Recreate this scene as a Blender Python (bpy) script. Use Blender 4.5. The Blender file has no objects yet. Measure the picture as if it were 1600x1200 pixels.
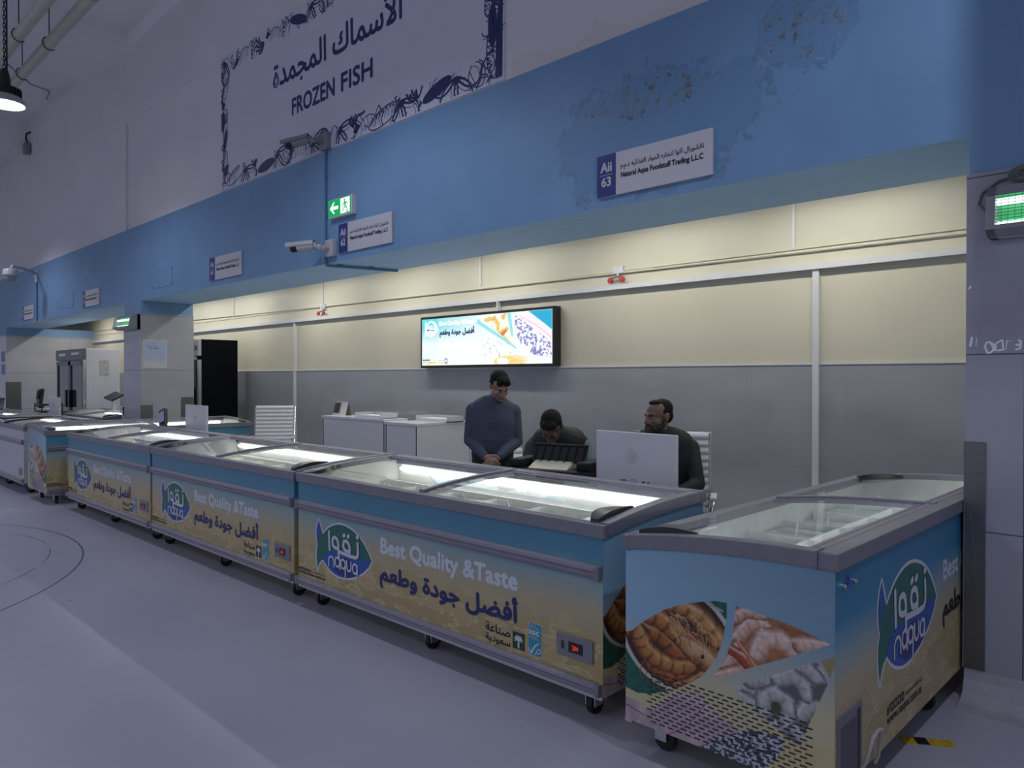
import bpy, bmesh, math, random
import numpy as np
from mathutils import Vector, Matrix, Euler
from mathutils.geometry import tessellate_polygon
R = math.radians
SC = bpy.context.scene
COL = SC.collection
random.seed(7)

# ------------------------------------------------------------------ camera
cam_d = bpy.data.cameras.new('camera')
cam = bpy.data.objects.new('camera', cam_d); COL.objects.link(cam)
cam_d.sensor_width = 36.0; cam_d.lens = 1160.0/1600.0*36.0
cam_d.clip_start = 0.05; cam_d.clip_end = 200
YAW = math.atan2(1135.5, 1160); PITCH = math.atan2(10, 1160)
cam.location = (0, 0, 1.55)
cam.rotation_euler = (math.pi/2 - PITCH, 0, YAW)
SC.camera = cam
# ------------------------------------------------------------------ view, world
SC.view_settings.view_transform = 'Standard'; SC.view_settings.look = 'None'
SC.view_settings.gamma = 1.0; SC.view_settings.use_curve_mapping = False
SC.view_settings.exposure = 0.0
SC.cycles.use_denoising = True
SC.cycles.max_bounces = 8; SC.cycles.diffuse_bounces = 4; SC.cycles.transparent_max_bounces = 16
SC.cycles.sample_clamp_indirect = 4.0
W = bpy.data.worlds.new('hall_air'); SC.world = W; W.use_nodes = True
W.node_tree.nodes['Background'].inputs[0].default_value = (0.62, 0.66, 0.86, 1)
W.node_tree.nodes['Background'].inputs[1].default_value = 0.46

def area(name, loc, rot, sx, sy, power, col, shape='RECTANGLE', spread=math.pi):
    l = bpy.data.lights.new(name, 'AREA'); l.shape = shape; l.size = sx; l.size_y = sy
    l.energy = power; l.color = col; l.spread = spread
    o = bpy.data.objects.new(name, l); COL.objects.link(o); o.location = loc; o.rotation_euler = rot
    return o
def spot(name, loc, power, col, size=150, blend=0.5, rad=0.2, rot=(0, 0, 0)):
    l = bpy.data.lights.new(name, 'SPOT'); l.energy = power; l.color = col
    l.spot_size = R(size); l.spot_blend = blend; l.shadow_soft_size = rad
    o = bpy.data.objects.new(name, l); COL.objects.link(o); o.location = loc; o.rotation_euler = rot
    return o
COOL = (0.80, 0.84, 1.0)
# high bay lamps of the hall: a row by the wall and two rows over the hall floor
for lx in (-16.6, -10.7, -5.3):
    spot('high_bay_light', (lx, 2.15, 4.84), 105, COOL, 140, 0.5, 0.2)
spot('high_bay_light', (0.35, 2.15, 4.84), 125, COOL, 150, 0.35, 0.07)
for ly, lw in ((-2.5, 60), (-7.0, 170)):
    for lx in (-16, -10.7, -5.3, 0.4):
        spot('high_bay_light', (lx, ly, 4.9), lw, COOL, 165, 0.6, 0.25)
# fluorescent battens on the stall ceiling, behind the beam
for lx in (-19.0, -17.2, -15.0, -13.4, -11.9, -9.6, -7.6, -5.9, -3.9, -2.2, 0.3):
    area('stall_tube', (lx, 5.28, 3.04), (0, 0, 0), 1.25, 0.07, 14.5, (1.0, 0.98, 0.92))

# ------------------------------------------------------------------ materials
MATS = {}
def mat(name, col, rough=0.5, metal=0.0, noise=0.0, scale=20.0, bump=0.0, bscale=None, emit=None, es=0.0, spec=0.5, stretch=None):
    if name in MATS: return MATS[name]
    m = bpy.data.materials.new(name); m.use_nodes = True; MATS[name] = m
    nt = m.node_tree; b = nt.nodes['Principled BSDF']
    b.inputs['Base Color'].default_value = (*col, 1); b.inputs['Roughness'].default_value = rough
    b.inputs['Metallic'].default_value = metal; b.inputs['Specular IOR Level'].default_value = spec
    tc = nt.nodes.new('ShaderNodeTexCoord')
    src = tc.outputs['Object']
    if stretch:
        mp = nt.nodes.new('ShaderNodeMapping'); mp.inputs['Scale'].default_value = stretch
        nt.links.new(src, mp.inputs['Vector']); src = mp.outputs['Vector']
    n = nt.nodes.new('ShaderNodeTexNoise'); n.inputs['Scale'].default_value = scale; n.inputs['Detail'].default_value = 5
    nt.links.new(src, n.inputs['Vector'])
    if noise:
        r = nt.nodes.new('ShaderNodeValToRGB')
        r.color_ramp.elements[0].position = 0.3; r.color_ramp.elements[1].position = 0.7
        r.color_ramp.elements[0].color = (*[c*(1-noise) for c in col], 1)
        r.color_ramp.elements[1].color = (*[min(1, c*(1+noise)) for c in col], 1)
        nt.links.new(n.outputs['Fac'], r.inputs['Fac']); nt.links.new(r.outputs['Color'], b.inputs['Base Color'])
    if bump:
        n2 = nt.nodes.new('ShaderNodeTexNoise'); n2.inputs['Scale'].default_value = bscale or scale*4
        n2.inputs['Detail'].default_value = 4
        nt.links.new(src, n2.inputs['Vector'])
        bp = nt.nodes.new('ShaderNodeBump'); bp.inputs['Strength'].default_value = bump; bp.inputs['Distance'].default_value = 0.01
        nt.links.new(n2.outputs['Fac'], bp.inputs['Height']); nt.links.new(bp.outputs['Normal'], b.inputs['Normal'])
    if emit:
        b.inputs['Emission Color'].default_value = (*emit, 1); b.inputs['Emission Strength'].default_value = es
    return m
def nodes(name):
    m = bpy.data.materials.new(name); m.use_nodes = True; MATS[name] = m
    return m, m.node_tree, m.node_tree.nodes['Principled BSDF']
def math_node(nt, op, a, b=None, c=None):
    n = nt.nodes.new('ShaderNodeMath'); n.operation = op
    for i, v in enumerate((a, b, c)):
        if v is None: continue
        if isinstance(v, (int, float)): n.inputs[i].default_value = v
        else: nt.links.new(v, n.inputs[i])
    return n.outputs[0]
def ramp(nt, fac, stops):
    r = nt.nodes.new('ShaderNodeValToRGB'); e = r.color_ramp.elements
    while len(e) < len(stops): e.new(0.5)
    for el, (p, c) in zip(e, stops): el.position = p; el.color = (*c, 1)
    nt.links.new(fac, r.inputs['Fac']); return r.outputs['Color']
def mix(nt, fac, a, b):
    n = nt.nodes.new('ShaderNodeMix'); n.data_type = 'RGBA'
    for s, v in ((0, fac), (6, a), (7, b)):
        if isinstance(v, tuple): n.inputs[s].default_value = (*v, 1)
        elif isinstance(v, (int, float)): n.inputs[s].default_value = v
        else: nt.links.new(v, n.inputs[s])
    return n.outputs[2]
def coords(nt):
    tc = nt.nodes.new('ShaderNodeTexCoord'); s = nt.nodes.new('ShaderNodeSeparateXYZ')
    nt.links.new(tc.outputs['Object'], s.inputs[0]); return tc.outputs['Object'], s.outputs
def noise(nt, vec, scale, detail=4, stretch=None, rough=0.5):
    if stretch:
        mp = nt.nodes.new('ShaderNodeMapping'); mp.inputs['Scale'].default_value = stretch
        nt.links.new(vec, mp.inputs['Vector']); vec = mp.outputs['Vector']
    n = nt.nodes.new('ShaderNodeTexNoise'); n.inputs['Scale'].default_value = scale; n.inputs['Detail'].default_value = detail
    n.inputs['Roughness'].default_value = rough
    nt.links.new(vec, n.inputs['Vector']); return n.outputs['Fac']
def bump(nt, b, h, s, d=0.01):
    bp = nt.nodes.new('ShaderNodeBump'); bp.inputs['Strength'].default_value = s; bp.inputs['Distance'].default_value = d
    nt.links.new(h, bp.inputs['Height']); nt.links.new(bp.outputs['Normal'], b.inputs['Normal'])
def seam_mask(nt, x, origin, pitch, width):
    a = math_node(nt, 'SUBTRACT', x, origin)
    a = math_node(nt, 'PINGPONG', a, pitch/2)          # 0 at each seam
    return math_node(nt, 'LESS_THAN', a, width/2)

# blue painted beam with damp stains and flaking round the nearest sign
def blue_paint():
    m, nt, b = nodes('blue_paint'); v, s = coords(nt)
    base = ramp(nt, noise(nt, v, 2.5), [(0.3, (0.165, 0.31, 0.50)), (0.7, (0.185, 0.34, 0.54))])
    # patch masks (ellipses in x,z broken by noise)
    n1 = noise(nt, v, 3.2, 8, rough=0.65); n2 = noise(nt, v, 17, 9, rough=0.72)
    def ell(cx, cz, rx, rz, amp=1.6):
        dx = math_node(nt, 'DIVIDE', math_node(nt, 'SUBTRACT', s[0], cx), rx)
        dz = math_node(nt, 'DIVIDE', math_node(nt, 'SUBTRACT', s[2], cz), rz)
        d = math_node(nt, 'SQRT', math_node(nt, 'ADD', math_node(nt, 'MULTIPLY', dx, dx), math_node(nt, 'MULTIPLY', dz, dz)))
        return math_node(nt, 'ADD', d, math_node(nt, 'MULTIPLY', math_node(nt, 'SUBTRACT', n1, 0.5), amp))
    e1 = ell(-2.75, 3.15, 0.85, 0.42); e2 = ell(-1.72, 3.52, 0.28, 0.25); e3 = ell(-2.75, 3.38, 0.62, 0.15, 2.0)
    damp = math_node(nt, 'MINIMUM', e1, e2)
    dm = math_node(nt, 'LESS_THAN', damp, 0.95)
    c = mix(nt, math_node(nt, 'MULTIPLY', dm, 0.55), base, (0.125, 0.255, 0.43))
    rim = math_node(nt, 'MULTIPLY', math_node(nt, 'LESS_THAN', math_node(nt, 'ABSOLUTE', math_node(nt, 'SUBTRACT', damp, 0.95)), 0.07),
                    math_node(nt, 'GREATER_THAN', n2, 0.52))
    c = mix(nt, math_node(nt, 'MULTIPLY', rim, 0.55), c, (0.12, 0.21, 0.29))
    core = math_node(nt, 'MULTIPLY', math_node(nt, 'LESS_THAN', math_node(nt, 'MINIMUM', e3, e2), 0.75), math_node(nt, 'GREATER_THAN', n2, 0.535))
    c = mix(nt, math_node(nt, 'MULTIPLY', core, 0.75), c, (0.06, 0.105, 0.135))
    fl = math_node(nt, 'MULTIPLY', math_node(nt, 'LESS_THAN', math_node(nt, 'ABSOLUTE', math_node(nt, 'SUBTRACT', n2, 0.565)), 0.010),
                   math_node(nt, 'LESS_THAN', math_node(nt, 'MINIMUM', e3, e2), 0.8))
    c = mix(nt, math_node(nt, 'MULTIPLY', fl, 0.75), c, (0.42, 0.48, 0.50))
    nt.links.new(c, b.inputs['Base Color']); b.inputs['Roughness'].default_value = 0.55
    bump(nt, b, n2, 0.08); return m
def soffit_paint():
    m, nt, b = nodes('soffit_paint'); v, s = coords(nt)
    c = ramp(nt, noise(nt, v, 6, 6, (0.6, 6, 1)), [(0.3, (0.36, 0.60, 0.82)), (0.5, (0.42, 0.66, 0.89)), (0.75, (0.39, 0.63, 0.85))])
    nt.links.new(c, b.inputs['Base Color']); b.inputs['Roughness'].default_value = 0.6; return m
def tiled(name, col, grout, pitch_x, ox, zs, pitch_z, oz, axis=0, rough=0.14, var=0.06, gw=0.006):
    m, nt, b = nodes(name); v, s = coords(nt)
    c = ramp(nt, noise(nt, v, 1.3, 5, (1, 1, 3)), [(0.3, tuple(x*(1-var) for x in col)), (0.7, tuple(x*(1+var) for x in col))])
    g = math_node(nt, 'MAXIMUM', seam_mask(nt, s[axis], ox, pitch_x, gw), seam_mask(nt, s[2], oz, pitch_z, gw))
    c = mix(nt, g, c, grout); nt.links.new(c, b.inputs['Base Color'])
    nt.links.new(math_node(nt, 'ADD', math_node(nt, 'MULTIPLY', g, 0.4), rough), b.inputs['Roughness'])
    bump(nt, b, math_node(nt, 'SUBTRACT', 1.0, g), 0.25, 0.004); return m
def floor_mat():
    m, nt, b = nodes('floor_epoxy'); v, s = coords(nt)
    c = ramp(nt, noise(nt, v, 0.8, 6), [(0.3, (0.37, 0.37, 0.44)), (0.7, (0.425, 0.425, 0.50))])
    def ring(cx, cy, r, w):
        dx = math_node(nt, 'SUBTRACT', s[0], cx); dy = math_node(nt, 'SUBTRACT', s[1], cy)
        d = math_node(nt, 'SQRT', math_node(nt, 'ADD', math_node(nt, 'MULTIPLY', dx, dx), math_node(nt, 'MULTIPLY', dy, dy)))
        return math_node(nt, 'LESS_THAN', math_node(nt, 'ABSOLUTE', math_node(nt, 'SUBTRACT', d, r)), w)
    r = math_node(nt, 'MAXIMUM', ring(-8.05, -0.75, 2.88, 0.008), math_node(nt, 'MULTIPLY', ring(-8.05, -0.1, 2.0, 0.005), math_node(nt, 'GREATER_THAN', noise(nt, v, 2.0), 0.45)))
    c = mix(nt, math_node(nt, 'MULTIPLY', r, 0.85), c, (0.06, 0.06, 0.08))
    sp = math_node(nt, 'GREATER_THAN', noise(nt, v, 9, 2), 0.74)
    c = mix(nt, math_node(nt, 'MULTIPLY', sp, 0.06), c, (0.25, 0.25, 0.27))
    nt.links.new(c, b.inputs['Base Color'])
    nt.links.new(math_node(nt, 'ADD', math_node(nt, 'MULTIPLY', noise(nt, v, 1.7, 6), 0.22), 0.20), b.inputs['Roughness'])
    bump(nt, b, noise(nt, v, 14, 3), 0.05, 0.01); return m
def cream_wall():
    m, nt, b = nodes('cream_paint'); v, s = coords(nt)
    c = ramp(nt, noise(nt, v, 1.2, 5), [(0.3, (0.56, 0.52, 0.40)), (0.7, (0.61, 0.57, 0.445))])
    nt.links.new(c, b.inputs['Base Color']); b.inputs['Roughness'].default_value = 0.42
    bump(nt, b, noise(nt, v, 60, 3), 0.10, 0.006); return m
def plaster():
    m, nt, b = nodes('white_plaster'); v, s = coords(nt)
    c = ramp(nt, noise(nt, v, 1.0, 6), [(0.3, (0.70, 0.68, 0.70)), (0.7, (0.75, 0.73, 0.75))])
    st = math_node(nt, 'MULTIPLY', math_node(nt, 'LESS_THAN', math_node(nt, 'ADD', s[2], math_node(nt, 'MULTIPLY', noise(nt, v, 2.5, 8), 0.5)), 4.22), math_node(nt, 'GREATER_THAN', s[0], -4.0))
    c = mix(nt, math_node(nt, 'MULTIPLY', st, 0.25), c, (0.58, 0.50, 0.45))
    nt.links.new(c, b.inputs['Base Color']); b.inputs['Roughness'].default_value = 0.8
    bump(nt, b, noise(nt, v, 30, 4), 0.12, 0.006); return m
# printed film on the freezers: sea blue above, sand below
def print_film(name, seed_off, sky):
    m, nt, b = nodes(name); v, s = coords(nt)
    w = math_node(nt, 'MULTIPLY', math_node(nt, 'SUBTRACT', noise(nt, v, 1.1, 3, (1, 1, 1.5)), 0.5), 0.16)
    z = math_node(nt, 'ADD', s[2], w)
    f = math_node(nt, 'DIVIDE', math_node(nt, 'SUBTRACT', z, 0.14), 0.80)
    c = ramp(nt, f, [(0.0, (0.42, 0.32, 0.145)), (0.30, (0.45, 0.355, 0.175)), (0.46, (0.43, 0.385, 0.25)), (0.60, tuple(0.55*a + 0.45*q for a, q in zip(sky, (0.50, 0.52, 0.40)))), (0.74, sky), (1.0, tuple(x*0.72 for x in sky))])
    g = noise(nt, v, 230, 2); dune = noise(nt, v, 4.5, 5, (1, 1, 3.2))
    low = math_node(nt, 'MULTIPLY', math_node(nt, 'SUBTRACT', 0.47, f), 5.0)
    lo = nt.nodes.new('ShaderNodeClamp'); nt.links.new(low, lo.inputs['Value'])
    gm = math_node(nt, 'MULTIPLY', math_node(nt, 'MULTIPLY', math_node(nt, 'GREATER_THAN', g, 0.52), math_node(nt, 'GREATER_THAN', dune, 0.47)), lo.outputs[0])
    c = mix(nt, math_node(nt, 'MULTIPLY', gm, 0.55), c, (0.23, 0.155, 0.055))
    hl = math_node(nt, 'MULTIPLY', math_node(nt, 'LESS_THAN', math_node(nt, 'ABSOLUTE', math_node(nt, 'SUBTRACT', dune, 0.47)), 0.018), lo.outputs[0])
    c = mix(nt, math_node(nt, 'MULTIPLY', hl, 0.5), c, (0.60, 0.51, 0.32))
    nt.links.new(c, b.inputs['Base Color']); b.inputs['Roughness'].default_value = 0.33; return m
# thin clear glass: mirror reflection by angle, otherwise see-through
def glass_mat(name='lid_glass', tint=(0.93, 0.97, 0.96), r=0.02, dirt=0.0):
    m = bpy.data.materials.new(name); m.use_nodes = True; MATS[name] = m; nt = m.node_tree
    nt.nodes.remove(nt.nodes['Principled BSDF']); out = nt.nodes['Material Output']
    t = nt.nodes.new('ShaderNodeBsdfTransparent'); t.inputs[0].default_value = (*tint, 1)
    g = nt.nodes.new('ShaderNodeBsdfGlossy'); g.inputs['Roughness'].default_value = r; g.inputs[0].default_value = (1, 1, 1, 1)
    fr = nt.nodes.new('ShaderNodeFresnel'); fr.inputs['IOR'].default_value = 1.38
    mx = nt.nodes.new('ShaderNodeMixShader')
    nt.links.new(fr.outputs[0], mx.inputs[0]); nt.links.new(t.outputs[0], mx.inputs[1]); nt.links.new(g.outputs[0], mx.inputs[2])
    nt.links.new(mx.outputs[0], out.inputs['Surface']); return m
# colours painted per vertex (prints): colour attribute 'print'
def attr_mat(name, rough=0.35, emit=0.0):
    m, nt, b = nodes(name)
    a = nt.nodes.new('ShaderNodeAttribute'); a.attribute_name = 'print'
    nt.links.new(a.outputs['Color'], b.inputs['Base Color']); b.inputs['Roughness'].default_value = rough
    if emit:
        b.inputs['Base Color'].default_value = (0.05, 0.05, 0.05, 1)
        nt.links.remove(b.inputs['Base Color'].links[0])
        nt.links.new(a.outputs['Color'], b.inputs['Emission Color']); b.inputs['Emission Strength'].default_value = emit
    return m

BLUE = blue_paint(); SOFF = soffit_paint(); CREAM = cream_wall(); PLAST = plaster(); FLOOR = floor_mat()
TILE = tiled('grey_wall_tile', (0.31, 0.325, 0.34), (0.25, 0.26, 0.27), 0.815, -3.794, None, 0.83, 1.655, 0, 0.10)
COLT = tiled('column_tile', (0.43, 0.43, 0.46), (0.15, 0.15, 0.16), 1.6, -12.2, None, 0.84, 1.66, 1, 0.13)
COLTX = tiled('column_tile_shaded', (0.34, 0.34, 0.40), (0.08, 0.08, 0.09), 1.6, -11.9, None, 0.84, 1.66, 0, 0.15)  # same tile as on the reveals; hall shade is put into this darker tone
WHITE = mat('white_plastic', (0.62, 0.62, 0.64), 0.4, noise=0.03)
TRUNK = mat('white_trunking', (0.62, 0.62, 0.62), 0.35, noise=0.02)
SIGNW = mat('sign_white', (0.58, 0.57, 0.61), 0.4, noise=0.02)
NAVY = mat('navy_print', (0.016, 0.022, 0.12), 0.45)
SIGNB = mat('sign_blue', (0.015, 0.03, 0.20), 0.4)
BLACK = mat('black_plastic', (0.012, 0.012, 0.014), 0.4, noise=0.1)
INK = mat('black_ink', (0.012, 0.012, 0.018), 0.5)
RIM = mat('rim_grey', (0.19, 0.19, 0.225), 0.38, noise=0.05)
RIMD = mat('rim_dark', (0.035, 0.036, 0.045), 0.3, noise=0.05)
RAIL = mat('rail_grey', (0.21, 0.20, 0.245), 0.35, noise=0.05)
ALU = mat('aluminium', (0.55, 0.55, 0.58), 0.3, 1.0, noise=0.05)
STEEL = mat('brushed_steel', (0.20, 0.20, 0.20), 0.42, 1.0, noise=0.08, scale=6, stretch=(1, 1, 40))
CHROME = mat('chrome', (0.65, 0.65, 0.67), 0.15, 1.0)
RUBBER = mat('black_rubber', (0.01, 0.01, 0.011), 0.6)
FILM = print_film('freezer_film', 0, (0.080, 0.245, 0.36))
FILMB = print_film('freezer_back_film', 1, (0.035, 0.215, 0.38))
TUB = mat('freezer_liner', (0.74, 0.76, 0.75), 0.45, noise=0.10, scale=9, bump=0.25, bscale=40)
FROST = mat('frost', (0.82, 0.85, 0.86), 0.7, noise=0.08, scale=30, bump=0.5, bscale=60)
GLASS = glass_mat()
WBODY = mat('white_enamel', (0.50, 0.50, 0.56), 0.35, noise=0.03)
LOGOW = mat('logo_white', (0.62, 0.62, 0.66), 0.35)
LOGOG = mat('logo_green', (0.012, 0.13, 0.105), 0.35)
LOGOB = mat('logo_blue', (0.018, 0.085, 0.36), 0.35)
LOGOD = mat('logo_deep_blue', (0.01, 0.03, 0.17), 0.35)
SLOG = mat('slogan_white', (0.60, 0.66, 0.74), 0.4)
ASCT = mat('label_teal', (0.03, 0.26, 0.36), 0.4)
PALMG = mat('label_green', (0.006, 0.05, 0.028), 0.4)

# ------------------------------------------------------------------ mesh helpers
V3_ = Vector
class MB:
    def __init__(s): s.v = []; s.f = []; s.m = []; s.cur = 0; s.lift = 0
    def mi(s, i): s.cur = i; return s
    def face(s, pts):
        n = len(s.v); s.v += [tuple(p) for p in pts]; s.f.append(tuple(range(n, n+len(pts)))); s.m.append(s.cur)
    def box(s, x0, x1, y0, y1, z0, z1, skip=''):
        n = len(s.v)
        s.v += [(x, y, z) for z in (z0, z1) for y in (y0, y1) for x in (x0, x1)]
        F = {'b': (0, 2, 3, 1), 't': (4, 5, 7, 6), 'f': (0, 1, 5, 4), 'k': (2, 6, 7, 3), 'l': (0, 4, 6, 2), 'r': (1, 3, 7, 5)}
        for k, f in F.items():
            if k in skip: continue
            s.f.append(tuple(n+i for i in f)); s.m.append(s.cur)
        return s
    def obox(s, c, size, rot):
        n = len(s.v); Mx = Euler(rot).to_matrix()
        for z in (-.5, .5):
            for y in (-.5, .5):
                for x in (-.5, .5):
                    s.v.append(tuple(Vector(c) + Mx @ Vector((x*size[0], y*size[1], z*size[2]))))
        for f in ((0, 2, 3, 1), (4, 5, 7, 6), (0, 1, 5, 4), (2, 6, 7, 3), (0, 4, 6, 2), (1, 3, 7, 5)):
            s.f.append(tuple(n+i for i in f)); s.m.append(s.cur)
        return s
    def tube(s, pts, r, seg=10, caps=True):
        pts = [Vector(p) for p in pts]; n0 = len(s.v); K = len(pts)
        rs = r if isinstance(r, (list, tuple)) else [r]*K
        up = None
        for i, p in enumerate(pts):
            d = (pts[min(i+1, K-1)] - pts[max(i-1, 0)]).normalized()
            if up is None:
                up = Vector((0, 0, 1)) if abs(d.z) < 0.9 else Vector((1, 0, 0))
            a = d.cross(up).normalized(); up = a.cross(d).normalized()
            for j in range(seg):
                t = 2*math.pi*j/seg
                s.v.append(tuple(p + (a*math.cos(t) + up*math.sin(t))*rs[i]))
        for i in range(K-1):
            for j in range(seg):
                k = (j+1) % seg
                s.f.append((n0+i*seg+j, n0+i*seg+k, n0+(i+1)*seg+k, n0+(i+1)*seg+j)); s.m.append(s.cur)
        if caps:
            s.f.append(tuple(n0+j for j in reversed(range(seg)))); s.m.append(s.cur)
            s.f.append(tuple(n0+(K-1)*seg+j for j in range(seg))); s.m.append(s.cur)
        return s
    def lathe(s, prof, seg=24, c=(0, 0, 0), axis='z', close=True):
        n0 = len(s.v)
        for r, h in prof:
            for j in range(seg):
                t = 2*math.pi*j/seg; x, y = r*math.cos(t), r*math.sin(t)
                p = {'z': (x, y, h), 'x': (h, x, y), 'y': (x, h, y)}[axis]
                s.v.append((p[0]+c[0], p[1]+c[1], p[2]+c[2]))
        for i in range(len(prof)-1):
            for j in range(seg):
                k = (j+1) % seg
                s.f.append((n0+i*seg+j, n0+i*seg+k, n0+(i+1)*seg+k, n0+(i+1)*seg+j)); s.m.append(s.cur)
        if close:
            s.f.append(tuple(n0+j for j in reversed(range(seg)))); s.m.append(s.cur)
            s.f.append(tuple(n0+(len(prof)-1)*seg+j for j in range(seg))); s.m.append(s.cur)
        return s
    def ell(s, c, r, seg=16, rings=10, rot=None):
        n0 = len(s.v); Mx = Euler(rot).to_matrix() if rot else None
        for i in range(rings+1):
            a = math.pi*i/rings - math.pi/2
            for j in range(seg):
                t = 2*math.pi*j/seg
                p = Vector((r[0]*math.cos(a)*math.cos(t), r[1]*math.cos(a)*math.sin(t), r[2]*math.sin(a)))
                if Mx: p = Mx @ p
                s.v.append((p.x+c[0], p.y+c[1], p.z+c[2]))
        for i in range(rings):
            for j in range(seg):
                k = (j+1) % seg
                s.f.append((n0+i*seg+j, n0+i*seg+k, n0+(i+1)*seg+k, n0+(i+1)*seg+j)); s.m.append(s.cur)
        return s
    def strip(s, prof_a, prof_b):            # quads between two polylines
        n0 = len(s.v); K = len(prof_a); s.v += [tuple(p) for p in prof_a] + [tuple(p) for p in prof_b]
        for i in range(K-1):
            s.f.append((n0+i, n0+i+1, n0+K+i+1, n0+K+i)); s.m.append(s.cur)
        return s
    def bar(s, sec0, sec1):                  # solid between two equal-count closed sections list
        pass
    def poly2(s, loops, fn):                 # filled 2-D polygon(s with holes) mapped by fn
        loops = [[Vector((p[0], p[1], 0)) for p in l] for l in loops]
        flat = [p for l in loops for p in l]; n0 = len(s.v)
        s.v += [tuple(fn(p.x, p.y)) for p in flat]
        for t in tessellate_polygon(loops):
            s.f.append(tuple(n0+i for i in t)); s.m.append(s.cur)
        return s
    def stroke(s, pts, w, fn, closed=False, cap=True):
        pts = [Vector((p[0], p[1])) for p in pts]
        if closed: pts = pts + [pts[0]]
        ws = w if isinstance(w, (list, tuple)) else [w]*len(pts)
        o = V3_(fn(0, 0)); nn = (V3_(fn(1, 0))-o).cross(V3_(fn(0, 1))-o).normalized(); fn0 = fn
        def fn(u, v):                        # each piece a hair above the last, so none coincide
            return V3_(fn0(u, v)) + nn*(1e-4 + (s.lift % 40)*1.2e-5)
        for i in range(len(pts)-1):
            s.lift += 1
            a, b = pts[i], pts[i+1]; d = b-a
            if d.length < 1e-7: continue
            nrm = Vector((-d.y, d.x)).normalized(); wa, wb = ws[i]/2, ws[i+1]/2
            s.face([fn(*(a+nrm*wa)), fn(*(a-nrm*wa)), fn(*(b-nrm*wb)), fn(*(b+nrm*wb))])
        if cap:
            for p, q in zip(pts, ws):
                if q < 0.0015: continue
                s.lift += 1
                s.face([fn(p.x+math.cos(t*math.pi/4)*q/2, p.y+math.sin(t*math.pi/4)*q/2) for t in range(8)])
        return s
    def build(s, name, mats, parent=None, loc=None, smooth=False, bevel=0.0):
        me = bpy.data.meshes.new(name); me.from_pydata(s.v, [], s.f)
        for m in (mats if isinstance(mats, (list, tuple)) else [mats]): me.materials.append(m)
        me.polygons.foreach_set('material_index', s.m)
        bm = bmesh.new(); bm.from_mesh(me)
        bmesh.ops.remove_doubles(bm, verts=bm.verts, dist=1e-5)
        if bevel:
            es = [e for e in bm.edges if len(e.link_faces) == 2 and e.calc_face_angle(0) > 0.6]
            bmesh.ops.bevel(bm, geom=es, offset=bevel, segments=2, affect='EDGES', profile=0.6)
        bm.to_mesh(me); bm.free()
        if smooth:
            me.polygons.foreach_set('use_smooth', [True]*len(me.polygons))
            try: me.set_sharp_from_angle(angle=R(40))
            except Exception: pass
        me.update()
        return link(name, me, parent, loc)
def link(name, me, parent=None, loc=None):
    o = bpy.data.objects.new(name, me); COL.objects.link(o)
    if parent: o.parent = parent
    if loc: o.location = loc
    return o
def tag(o, label, cat, group=None):
    o['label'] = label; o['category'] = cat
    if group: o['group'] = group
    return o
def thing(name, label, cat, loc=(0, 0, 0), rz=0.0, group=None):
    o = bpy.data.objects.new(name, None); COL.objects.link(o); o.empty_display_size = 0.1
    o.location = loc; o.rotation_euler = (0, 0, rz); return tag(o, label, cat, group)
def struct(o): o['kind'] = 'structure'; return o
def dup(root, loc, rz, label, group=None, skip=()):
    r = root.copy(); COL.objects.link(r); r.location = loc; r.rotation_euler = (0, 0, rz); r['label'] = label
    if group: r['group'] = group
    def rec(a, b):
        for ch in list(a.children):
            if ch.name.split('.')[0] in skip: continue
            c = ch.copy(); COL.objects.link(c); c.parent = b; rec(ch, c)
    rec(root, r); return r
def face_xz(y, e=0.0): return lambda u, v: (u, y-e, v)           # a plane facing -y

# ------------------------------------------------------------------ lettering
FORMS = {'ا': (0xFE8D, 2), 'أ': (0xFE83, 2), 'ة': (0xFE93, 2), 'ت': (0xFE95, 4), 'ج': (0xFE9D, 4), 'د': (0xFEA9, 2), 'ذ': (0xFEAB, 2),
         'ر': (0xFEAD, 2), 'س': (0xFEB1, 4), 'ش': (0xFEB5, 4), 'ص': (0xFEB9, 4), 'ض': (0xFEBD, 4), 'ط': (0xFEC1, 4), 'ع': (0xFEC9, 4),
         'غ': (0xFECD, 4), 'ف': (0xFED1, 4), 'ق': (0xFED5, 4), 'ك': (0xFED9, 4), 'ل': (0xFEDD, 4), 'م': (0xFEE1, 4), 'ن': (0xFEE5, 4),
         'ه': (0xFEE9, 4), 'و': (0xFEED, 2), 'ي': (0xFEF1, 4), 'ئ': (0xFE89, 4), '\u0001': (0xFEF7, 2)}
def arabic(t):
    t = t.replace('لأ', '\u0001'); out = []
    for i, c in enumerate(t):
        if c not in FORMS: out.append(c); continue
        base, n = FORMS[c]
        pj = i > 0 and t[i-1] in FORMS and FORMS[t[i-1]][1] == 4
        nj = i+1 < len(t) and t[i+1] in FORMS and n == 4
        k = (3 if nj else 1) if pj else (2 if nj else 0)
        out.append(chr(base + k))
    return ''.join(reversed(out))
_G = {}
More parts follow.
